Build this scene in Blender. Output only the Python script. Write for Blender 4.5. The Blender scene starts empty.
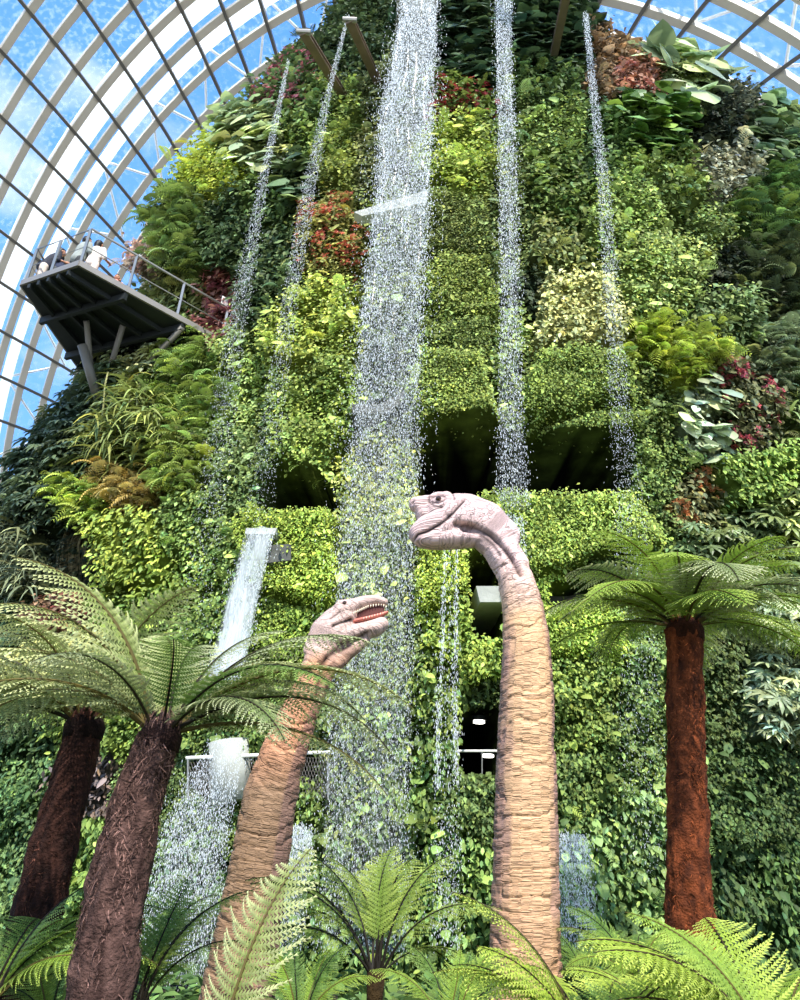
import bpy, math, random
import numpy as np
from mathutils import Vector, Matrix
R_ = np.random.default_rng(7); random.seed(7)
SC = bpy.context.scene
COL = bpy.data.collections.new('scene'); SC.collection.children.link(COL)

# ------------------------------------------------------------------ camera
F = 750.0; TH = math.radians(26); RO = math.atan(85/1533)
CAM = np.array([0, 0, 1.6])
_u0 = np.array([0, -math.sin(TH), math.cos(TH)]); _r0 = np.array([1., 0, 0])
FW = np.array([0, math.cos(TH), math.sin(TH)])
RT = _r0*math.cos(RO)+_u0*math.sin(RO); UP = -_r0*math.sin(RO)+_u0*math.cos(RO)
cd = bpy.data.cameras.new('camera'); cam = bpy.data.objects.new('camera', cd); COL.objects.link(cam)
cd.sensor_fit = 'VERTICAL'; cd.sensor_height = 24; cd.lens = 24*F/1000; cd.clip_end = 500
cam.matrix_world = Matrix([[RT[0], UP[0], -FW[0], CAM[0]], [RT[1], UP[1], -FW[1], CAM[1]], [RT[2], UP[2], -FW[2], CAM[2]], [0, 0, 0, 1]])
SC.camera = cam

def at(u, v, Y=None, z=None):           # point of the place seen at a photo position, on the vertical plane Y or at height z
    d = FW+RT*(u-400)/F+UP*(500-v)/F
    t = Y/d[1] if Y is not None else (z-1.6)/d[2]
    return CAM+d*t
def proj(P):
    d = P-CAM; z = d@FW; z = np.where(np.abs(z) < 1e-3, 1e-3, z)
    return 400+F*(d@RT)/z, 500-F*(d@UP)/z, z
def mpp(P): return float((np.asarray(P)-CAM)@FW)/F      # metres per photo pixel at a point

# ------------------------------------------------------------------ small numpy noise
_H = R_.random((64, 64, 64)).astype(np.float32)*2-1
def vn(x, y, z):
    xi, yi, zi = np.floor(x).astype(int), np.floor(y).astype(int), np.floor(z).astype(int)
    fx, fy, fz = x-xi, y-yi, z-zi
    fx, fy, fz = fx*fx*(3-2*fx), fy*fy*(3-2*fy), fz*fz*(3-2*fz); r = 0
    for a in (0, 1):
        for b in (0, 1):
            for c in (0, 1):
                r = r+_H[(xi+a) & 63, (yi+b) & 63, (zi+c) & 63]*(fx if a else 1-fx)*(fy if b else 1-fy)*(fz if c else 1-fz)
    return r
def fbm(x, y, z, o=3):
    r = 0; a = 1.
    for k in range(o): r = r+a*vn(x, y, z); x, y, z, a = x*2.03+7, y*2.03+3, z*2.03+5, a*.5
    return r
def lin(c):
    c = np.asarray(c, float)/255.; return np.where(c <= .04045, c/12.92, ((c+.055)/1.055)**2.4)

# ------------------------------------------------------------------ materials
def newmat(name):
    m = bpy.data.materials.new(name); m.use_nodes = True; nt = m.node_tree; nt.nodes.clear()
    return m, nt, nt.nodes.new, nt.links.new
def surf_mat(name, rgb=None, rough=.6, metal=0., attr=False, bump=0., bscale=20., var=0., trans=0., spec=.4, btype='noise', dscale=None):
    m, nt, N, L = newmat(name)
    out = N('ShaderNodeOutputMaterial'); p = N('ShaderNodeBsdfPrincipled')
    p.inputs['Roughness'].default_value = rough; p.inputs['Metallic'].default_value = metal
    p.inputs['Specular IOR Level'].default_value = spec
    if attr: a = N('ShaderNodeAttribute'); a.attribute_name = 'col'; csock = a.outputs['Color']
    else: a = N('ShaderNodeRGB'); a.outputs[0].default_value = (*lin(rgb), 1); csock = a.outputs[0]
    tc = N('ShaderNodeTexCoord')
    if var:
        n = N('ShaderNodeTexNoise'); n.inputs['Scale'].default_value = dscale or bscale*.3; n.inputs['Detail'].default_value = 5
        L(tc.outputs['Object'], n.inputs['Vector'])
        mr = N('ShaderNodeMapRange'); mr.inputs[1].default_value = .3; mr.inputs[2].default_value = .7
        mr.inputs[3].default_value = 1-var; mr.inputs[4].default_value = 1+var; L(n.outputs['Fac'], mr.inputs[0])
        mx = N('ShaderNodeVectorMath'); mx.operation = 'SCALE'; L(csock, mx.inputs[0]); L(mr.outputs[0], mx.inputs['Scale']); csock = mx.outputs[0]
    L(csock, p.inputs['Base Color'])
    if bump:
        n = N('ShaderNodeTexNoise'); n.inputs['Scale'].default_value = bscale; n.inputs['Detail'].default_value = 6
        L(tc.outputs['Object'], n.inputs['Vector'])
        b = N('ShaderNodeBump'); b.inputs['Strength'].default_value = bump; b.inputs['Distance'].default_value = .03
        L(n.outputs['Fac'], b.inputs['Height']); L(b.outputs[0], p.inputs['Normal'])
    if trans:
        t = N('ShaderNodeBsdfTranslucent'); L(csock, t.inputs['Color'])
        mx = N('ShaderNodeMixShader'); mx.inputs[0].default_value = trans
        L(p.outputs[0], mx.inputs[1]); L(t.outputs[0], mx.inputs[2]); L(mx.outputs[0], out.inputs[0])
    else: L(p.outputs[0], out.inputs[0])
    return m
M = {}
M['leaf'] = surf_mat('leaf', attr=True, rough=.42, trans=.25, spec=.45)
M['mat_leaf'] = surf_mat('matte_leaf', attr=True, rough=.6, trans=.28, spec=.3)
M['petal'] = surf_mat('petal', attr=True, rough=.5, trans=.3)
M['bark'] = surf_mat('fibrous_bark', attr=True, rough=.9, bump=.9, bscale=45, var=.45, spec=.15)
M['soil'] = surf_mat('dark_soil', (40, 36, 24), rough=.95, bump=.6, bscale=8, var=.4)
M['core'] = surf_mat('planting_felt', attr=True, rough=.95, bump=.6, bscale=9, var=.5, spec=.1)
M['rib'] = surf_mat('painted_steel_beige', (222, 213, 196), rough=.5, var=.06, bscale=3)
M['purlin'] = surf_mat('painted_steel_grey', (112, 108, 100), rough=.45, var=.06, bscale=3)
M['white_steel'] = surf_mat('white_steel', (244, 242, 234), rough=.4, var=.03, bscale=3)
M['arch'] = surf_mat('white_arch_sun_glow', (255, 254, 250), rough=.5, trans=.68)
_p = [n for n in M['arch'].node_tree.nodes if n.type == 'BSDF_PRINCIPLED'][0]; _p.inputs['Emission Color'].default_value = (1, .98, .95, 1); _p.inputs['Emission Strength'].default_value = .9  # emission added so the arch looks sunlit; it is no lamp
M['dark_steel'] = surf_mat('dark_steel', (34, 39, 40), rough=.6, var=.15, bscale=4)
M['deck_edge'] = surf_mat('galvanised_edge', (146, 140, 132), rough=.45, metal=.3, var=.08, bscale=6)
M['steel'] = surf_mat('brushed_steel', (160, 158, 152), rough=.3, metal=.7, var=.05, bscale=6)
M['brown_steel'] = surf_mat('weathered_beam', (120, 102, 88), rough=.6, var=.2, bscale=6)
M['concrete'] = surf_mat('pale_concrete', (168, 170, 160), rough=.85, bump=.3, bscale=14, var=.15)
M['dark_concrete'] = surf_mat('wet_concrete', (74, 76, 70), rough=.6, bump=.3, bscale=14, var=.3)
M['mouth'] = surf_mat('mouth_flesh', (92, 34, 22), rough=.5, var=.2, bscale=20)
M['tongue'] = surf_mat('tongue_flesh', (205, 120, 104), rough=.45, var=.1, bscale=20)
M['tooth'] = surf_mat('tooth_enamel', (235, 225, 200), rough=.3)
M['eye'] = surf_mat('eye_gloss', (60, 38, 22), rough=.08, spec=.8)
M['cloth'] = surf_mat('woven_cloth', attr=True, rough=.85, var=.08, bscale=60)
M['skin'] = surf_mat('human_skin', (205, 150, 120), rough=.6)
M['hair'] = surf_mat('dark_hair', (30, 24, 22), rough=.5, var=.2, bscale=60)

def skin_mat():
    m, nt, N, L = newmat('wrinkled_dinosaur_hide')
    out = N('ShaderNodeOutputMaterial'); p = N('ShaderNodeBsdfPrincipled'); p.inputs['Roughness'].default_value = .62; p.inputs['Specular IOR Level'].default_value = .3
    a = N('ShaderNodeAttribute'); a.attribute_name = 'col'
    k = N('ShaderNodeAttribute'); k.attribute_name = 'ring'
    def noise(sx, sy, det):
        mp = N('ShaderNodeMapping'); mp.inputs['Scale'].default_value = (sx, sy, sy); L(k.outputs['Vector'], mp.inputs[0])
        n = N('ShaderNodeTexNoise'); n.inputs['Scale'].default_value = 1; n.inputs['Detail'].default_value = det; n.inputs['Distortion'].default_value = .3
        L(mp.outputs[0], n.inputs['Vector']); return n.outputs['Fac']
    n1, n2 = noise(15, .55, 3), noise(46, 2.2, 3)
    def line(s, w):
        x = N('ShaderNodeMath'); x.operation = 'SUBTRACT'; x.inputs[1].default_value = .5; L(s, x.inputs[0])
        y = N('ShaderNodeMath'); y.operation = 'ABSOLUTE'; L(x.outputs[0], y.inputs[0])
        z = N('ShaderNodeMapRange'); z.inputs[2].default_value = w; L(y.outputs[0], z.inputs[0]); return z.outputs[0]
    l1, l2 = line(n1, .035), line(n2, .06)
    mu = N('ShaderNodeMath'); mu.operation = 'MULTIPLY'; mu.use_clamp = True
    m2 = N('ShaderNodeMath'); m2.operation = 'MULTIPLY_ADD'; m2.inputs[1].default_value = .4; m2.inputs[2].default_value = .6; L(l2, m2.inputs[0])
    L(l1, mu.inputs[0]); L(m2.outputs[0], mu.inputs[1])
    mr = N('ShaderNodeMapRange'); mr.inputs[3].default_value = .55; mr.inputs[4].default_value = 1.05; L(mu.outputs[0], mr.inputs[0])
    sc = N('ShaderNodeVectorMath'); sc.operation = 'SCALE'; L(a.outputs['Color'], sc.inputs[0]); L(mr.outputs[0], sc.inputs['Scale']); L(sc.outputs[0], p.inputs['Base Color'])
    b = N('ShaderNodeBump'); b.inputs['Strength'].default_value = .7; b.inputs['Distance'].default_value = .02
    L(mu.outputs[0], b.inputs['Height']); L(b.outputs[0], p.inputs['Normal']); L(p.outputs[0], out.inputs[0])
    return m
M['hide'] = skin_mat()

def glass_mat():
    m, nt, N, L = newmat('fritted_roof_glass')
    out = N('ShaderNodeOutputMaterial'); tr = N('ShaderNodeBsdfTransparent'); gl = N('ShaderNodeBsdfGlossy'); df = N('ShaderNodeBsdfTranslucent')
    tr.inputs[0].default_value = (.90, .95, 1, 1); gl.inputs['Roughness'].default_value = .05; gl.inputs[0].default_value = (.8, .9, 1, 1)
    df.inputs[0].default_value = (.93, .97, 1, 1)
    tc = N('ShaderNodeTexCoord'); mp = N('ShaderNodeMapping'); mp.inputs['Scale'].default_value = (4.5, 4.5, 1.2); mp.inputs['Rotation'].default_value = (0, .5, 0)
    L(tc.outputs['Object'], mp.inputs[0])
    n = N('ShaderNodeTexNoise'); n.inputs['Scale'].default_value = 1.; n.inputs['Detail'].default_value = 4; L(mp.outputs[0], n.inputs['Vector'])
    mr = N('ShaderNodeMapRange'); mr.inputs[1].default_value = .48; mr.inputs[2].default_value = .66; mr.inputs[3].default_value = 0; mr.inputs[4].default_value = .18
    L(n.outputs['Fac'], mr.inputs[0])
    a = N('ShaderNodeMixShader'); a.inputs[0].default_value = .07; L(tr.outputs[0], a.inputs[1]); L(gl.outputs[0], a.inputs[2])
    b = N('ShaderNodeMixShader'); L(mr.outputs[0], b.inputs[0]); L(a.outputs[0], b.inputs[1]); L(df.outputs[0], b.inputs[2]); L(b.outputs[0], out.inputs[0])
    return m
M['glass'] = glass_mat()

def water_mats():
    m, nt, N, L = newmat('falling_water_drops')
    out = N('ShaderNodeOutputMaterial'); p = N('ShaderNodeBsdfPrincipled'); p.inputs['Base Color'].default_value = (.93, .96, .98, 1); p.inputs['Roughness'].default_value = .25
    t = N('ShaderNodeBsdfTranslucent'); t.inputs[0].default_value = (.95, .97, 1, 1)
    x = N('ShaderNodeMixShader'); x.inputs[0].default_value = .45; L(p.outputs[0], x.inputs[1]); L(t.outputs[0], x.inputs[2]); L(x.outputs[0], out.inputs[0])
    p.inputs['Emission Color'].default_value = (.9, .95, 1, 1); p.inputs['Emission Strength'].default_value = .12  # slight glow added to make the drops whiter and less shaded
    M['drops'] = m
    for key, sc, lo, hi, mxa, st in (('veil', 38, .50, .62, .7, .5), ('sheet', 9, .28, .60, .9, .16)):
        m, nt, N, L = newmat('water_'+key)
        out = N('ShaderNodeOutputMaterial'); tr = N('ShaderNodeBsdfTransparent')
        p = N('ShaderNodeBsdfPrincipled'); p.inputs['Base Color'].default_value = (.90, .94, .96, 1); p.inputs['Roughness'].default_value = .15
        tl = N('ShaderNodeBsdfTranslucent'); tl.inputs[0].default_value = (.9, .95, 1, 1)
        x = N('ShaderNodeMixShader'); x.inputs[0].default_value = .4; L(p.outputs[0], x.inputs[1]); L(tl.outputs[0], x.inputs[2])
        tc = N('ShaderNodeTexCoord'); mp = N('ShaderNodeMapping'); mp.inputs['Scale'].default_value = (1, 1, st); L(tc.outputs['Object'], mp.inputs[0])
        n = N('ShaderNodeTexNoise'); n.inputs['Scale'].default_value = sc; n.inputs['Detail'].default_value = 4; n.inputs['Roughness'].default_value = .7; L(mp.outputs[0], n.inputs['Vector'])
        a = N('ShaderNodeAttribute'); a.attribute_name = 'col'
        mr = N('ShaderNodeMapRange'); mr.inputs[1].default_value = lo; mr.inputs[2].default_value = hi; mr.inputs[4].default_value = mxa; L(n.outputs['Fac'], mr.inputs[0])
        mu = N('ShaderNodeMath'); mu.operation = 'MULTIPLY'; mu.use_clamp = True; L(mr.outputs[0], mu.inputs[0]); L(a.outputs['Fac'], mu.inputs[1])
        y = N('ShaderNodeMixShader'); L(mu.outputs[0], y.inputs[0]); L(tr.outputs[0], y.inputs[1]); L(x.outputs[0], y.inputs[2]); L(y.outputs[0], out.inputs[0])
        M[key] = m
water_mats()

# ------------------------------------------------------------------ mesh helpers
def mesh_np(name, V, faces_list, mats, col=None, matidx=None, smooth=False, extra=None):
    """faces_list: list of int arrays (n,k)"""
    me = bpy.data.meshes.new(name); V = np.asarray(V, np.float32)
    me.vertices.add(len(V)); me.vertices.foreach_set('co', V.ravel())
    loops = np.concatenate([f.ravel() for f in faces_list]).astype(np.int32)
    tot = np.concatenate([np.full(len(f), f.shape[1]) for f in faces_list]).astype(np.int32)
    me.loops.add(len(loops)); me.loops.foreach_set('vertex_index', loops)
    me.polygons.add(len(tot)); st = np.concatenate([[0], np.cumsum(tot)[:-1]]).astype(np.int32)
    me.polygons.foreach_set('loop_start', st); me.polygons.foreach_set('loop_total', tot)
    me.polygons.foreach_set('use_smooth', np.full(len(tot), bool(smooth)))
    for m in (mats if isinstance(mats, (list, tuple)) else [mats]): me.materials.append(m)
    if matidx is not None: me.polygons.foreach_set('material_index', np.asarray(matidx, np.int32))
    me.update(calc_edges=True); me.validate()
    if col is not None:
        a = me.color_attributes.new('col', 'FLOAT_COLOR', 'POINT'); c = np.ones((len(V), 4), np.float32); c[:, :3] = col; a.data.foreach_set('color', c.ravel())
    if extra is not None:
        a = me.attributes.new('ring', 'FLOAT_VECTOR', 'POINT'); a.data.foreach_set('vector', np.asarray(extra, np.float32).ravel())
    return me
def link(name, me, parent=None, **props):
    o = bpy.data.objects.new(name, me); COL.objects.link(o)
    if parent is not None: o.parent = parent
    for k, v in props.items(): o[k] = v
    return o
def empty(name, loc, label, cat, group=None, rz=0):
    o = bpy.data.objects.new(name, None); COL.objects.link(o); o.location = Vector([float(a) for a in loc]); o.rotation_euler = (0, 0, rz)
    o.empty_display_size = .1; o['label'] = label; o['category'] = cat
    if group: o['group'] = group
    return o
class MB:
    def __init__(s): s.V = []; s.Q = []; s.C = []; s.n = 0
    def add(s, V, Fs, c=(1, 1, 1)):
        V = np.asarray(V, float); s.V.append(V); s.C.append(np.broadcast_to(np.asarray(c, float), V.shape))
        for f in Fs: s.Q.append(np.asarray(f)+s.n)
        s.n += len(V)
    def bar(s, a, b, w, h, up=(0, 0, 1), c=(1, 1, 1)):
        a, b = np.asarray(a, float), np.asarray(b, float); d = b-a; d /= np.linalg.norm(d)
        x = np.cross(d, up); x /= np.linalg.norm(x)+1e-9; y = np.cross(x, d)
        V = [p+x*w/2*i+y*h/2*j for p in (a, b) for i, j in ((-1, -1), (1, -1), (1, 1), (-1, 1))]
        s.add(V, [np.array([[0, 1, 5, 4], [1, 2, 6, 5], [2, 3, 7, 6], [3, 0, 4, 7], [3, 2, 1, 0], [4, 5, 6, 7]])], c)
    def tube(s, pts, r, seg=8, c=(1, 1, 1)):
        pts = np.asarray(pts, float); n = len(pts); r = np.broadcast_to(r, (n,)); T = np.gradient(pts, axis=0); T /= np.linalg.norm(T, axis=1)[:, None]+1e-9
        ref = np.array([0, 1, 0.]) if abs(T[0][1]) < .9 else np.array([1, 0, 0.])
        X = np.cross(T, ref); X /= np.linalg.norm(X, axis=1)[:, None]+1e-9; Y = np.cross(T, X)
        a = np.linspace(0, 2*np.pi, seg, endpoint=False)
        V = pts[:, None]+r[:, None, None]*(np.cos(a)[None, :, None]*X[:, None]+np.sin(a)[None, :, None]*Y[:, None])
        i = np.arange(n-1)[:, None]*seg; j = np.arange(seg)[None]; k = (j+1) % seg
        Q = np.stack([i+j, i+k, i+k+seg, i+j+seg], -1).reshape(-1, 4)
        s.add(V.reshape(-1, 3), [Q, np.arange(seg)[None, ::-1], (np.arange(seg)+(n-1)*seg)[None]], c)
    def poly(s, V, c=(1, 1, 1)): s.add(V, [np.arange(len(V))[None]], c)
    def build(s, name, mat, parent=None, smooth=False, **p):
        V = np.concatenate(s.V); by = {}
        for f in s.Q: by.setdefault(f.shape[1], []).append(f)
        off = np.zeros(3)
        if parent is not None: off = np.array(parent.matrix_basis.translation)
        me = mesh_np(name, V-off, [np.concatenate(f) for f in by.values()], mat, np.concatenate(s.C), smooth=smooth)
        return link(name, me, parent, **p)

# ------------------------------------------------------------------ leaf templates (x across, y along, z normal)
def T_small(): return np.array([[0, 0, 0], [-.34, .45, .10], [.34, .45, .10], [0, 1, -.06]]), np.array([[0, 2, 3], [0, 3, 1]])
def T_oval():
    V = [[0, 0, 0], [-.2, .25, .05], [.2, .25, .05], [-.24, .6, .03], [.24, .6, .03], [0, 1, -.12], [0, .3, 0], [0, .62, -.03]]
    return np.array(V), np.array([[0, 2, 6], [0, 6, 1], [6, 2, 4], [6, 4, 7], [1, 6, 7], [1, 7, 3], [7, 4, 5], [7, 5, 3]])
def T_heart():
    out = [(0, .08), (.22, -.05), (.42, .08), (.47, .32), (.36, .62), (.18, .86), (0, 1.05)]
    V = []; n = len(out)
    for x, y in out: V.append([x, y, -.22*abs(x)-.25*max(0, y-.3)**1.5+.03])
    for x, y in out[1:-1]: V.append([-x, y, -.22*abs(x)-.25*max(0, y-.3)**1.5+.03])
    V.append([0, .45, 0.02]); c = len(V)-1; ring = list(range(n))+[n+k for k in range(n-3, -1, -1)]
    Fc = [[c, ring[k], ring[(k+1) % len(ring)]] for k in range(len(ring))]
    return np.array(V), np.array(Fc)
def T_palm(nl=8):
    V = []; Fc = []
    for k in range(nl):
        a = (k-.5*(nl-1))/nl*2*math.pi*.93; d = np.array([math.sin(a), math.cos(a)]); p = np.array([d[1], -d[0]])
        b = len(V)
        for t, w, z in ((.05, .02, 0), (.35, .11, .03), (.7, .13, -.06), (1., 0, -.28)):
            if w: V += [[*(d*t-p*w), z-.02], [*(d*t), z+.02], [*(d*t+p*w), z-.02]]
            else: V += [[*(d*t), z]]
        for r in range(2):
            i = b+3*r; Fc += [[i, i+1, i+4], [i, i+4, i+3], [i+1, i+2, i+5], [i+1, i+5, i+4]]
        i = b+6; Fc += [[i, i+1, i+3], [i+1, i+2, i+3]]
    return np.array(V), np.array(Fc)
def T_frond(n=11):
    V = []; Fc = []
    for k in range(n):
        t = (k+.5)/n; z = .5*t*(1-t)*1.2-.25*t*t; L = .30*math.sin(math.pi*(.12+.86*t))**.8
        for s in (-1, 1):
            b = len(V); w = .30/n
            V += [[0, t-w*.6, z], [s*L*.55, t+L*.2-w, z-.02], [s*L, t+L*.45, z-.10], [s*L*.5, t+L*.3+w, z-.01], [0, t+w*.6, z]]
            Fc += [[b, b+1, b+3], [b+1, b+2, b+3], [b, b+3, b+4]]
    return np.array(V), np.array(Fc)
def T_strap(n=5):
    V = []; Fc = []
    for k in range(n+1):
        t = k/n; w = .035*(1-t**2)+.004; V += [[-w, t*(1-.25*t), .15*t-.55*t*t], [w, t*(1-.25*t), .15*t-.55*t*t]]
    for k in range(n): i = 2*k; Fc += [[i, i+1, i+3], [i, i+3, i+2]]
    return np.array(V), np.array(Fc)
def T_flower():
    V = [[0, 0, 0]]; Fc = []
    for k in range(5):
        a = k*2*math.pi/5; b = len(V)
        for da, r, z in ((-.45, .38, .12), (0, .6, .06), (.45, .38, .12)): V.append([r*math.sin(a+da), r*math.cos(a+da), z])
        Fc += [[0, b, b+1], [0, b+1, b+2]]
    return np.array(V), np.array(Fc)
TP = {'small': T_small(), 'oval': T_oval(), 'heart': T_heart(), 'palm': T_palm(), 'frond': T_frond(), 'strap': T_strap(), 'flower': T_flower()}

def unit(a): return a/(np.linalg.norm(a, axis=-1, keepdims=True)+1e-9)
def scatter(tpl, P, Nn, D, size, col, shade=.35):
    """place template at P with normal Nn and direction D"""
    V0, F0 = TP[tpl]; Z = unit(Nn); Yv = unit(D-(D*Z).sum(-1, keepdims=True)*Z); X = np.cross(Yv, Z)
    size = np.broadcast_to(size, (len(P),))
    V = P[:, None]+size[:, None, None]*(V0[None, :, 0:1]*X[:, None]+V0[None, :, 1:2]*Yv[:, None]+V0[None, :, 2:3]*Z[:, None])
    Fc = F0[None]+(np.arange(len(P))*len(V0))[:, None, None]
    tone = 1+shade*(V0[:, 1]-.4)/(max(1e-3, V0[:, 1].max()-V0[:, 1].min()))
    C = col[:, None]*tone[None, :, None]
    return V.reshape(-1, 3), Fc.reshape(-1, 3), C.reshape(-1, 3)
def leafcol(rgb, n, var=.35, hue=.12):
    rgb = np.asarray(rgb, float); g_ = rgb.mean(); rgb = (rgb*.84+g_*.16)*.93+np.array([196, 196, 150])*.11; c = lin(np.minimum(rgb, 255))[None]*np.exp(R_.normal(0, var, (n, 1)))
    h = R_.normal(0, hue, (n, 1)); return np.clip(c*np.concatenate([1+h, 1+h*.3, 1-h*.8], 1), 0, 1.)

# ------------------------------------------------------------------ planted mountain surface
def yc(z): return np.interp(z, [0, 14, 24, 33], [21, 20, 19., 18.5])
def yf(z): return np.interp(z, [0, 10, 16, 22, 28, 33], [12.8, 13, 13.4, 14.4, 16, 17.3])
def _sol(u, v, f=.55):
    z = 20.
    for _ in range(60): z = .5*z+.5*at(u, v, Y=yf(z)*(1-f)+yc(z)*f)[2]
    return at(u, v, Y=yf(z)*(1-f)+yc(z)*f)
PLs = np.array([_sol(*q) for q in [(-60, 640), (0, 545), (60, 448), (134, 348), (160, 245), (212, 172), (286, 80), (345, 16), (380, -30)]])
PRs = np.array([_sol(*q) for q in [(800, 140), (700, 106), (640, 70), (590, 48), (562, 0)]])
_cc = math.sqrt(1-.45**2)
_l = np.argsort(PLs[:, 2]); _r = np.argsort(PRs[:, 2])
def surf0(t, z):
    l = np.interp(z, PLs[_l, 2], PLs[_l, 0]); r = np.interp(z, np.r_[20, PRs[_r, 2]], np.r_[PRs[_r, 0][0]+2, PRs[_r, 0]])
    xc = (l+r)/2; rx = (r-l)/2/_cc
    return np.stack([xc+rx*np.cos(t), yc(z)+(yc(z)-yf(z))*np.sin(t), z], -1)

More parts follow.
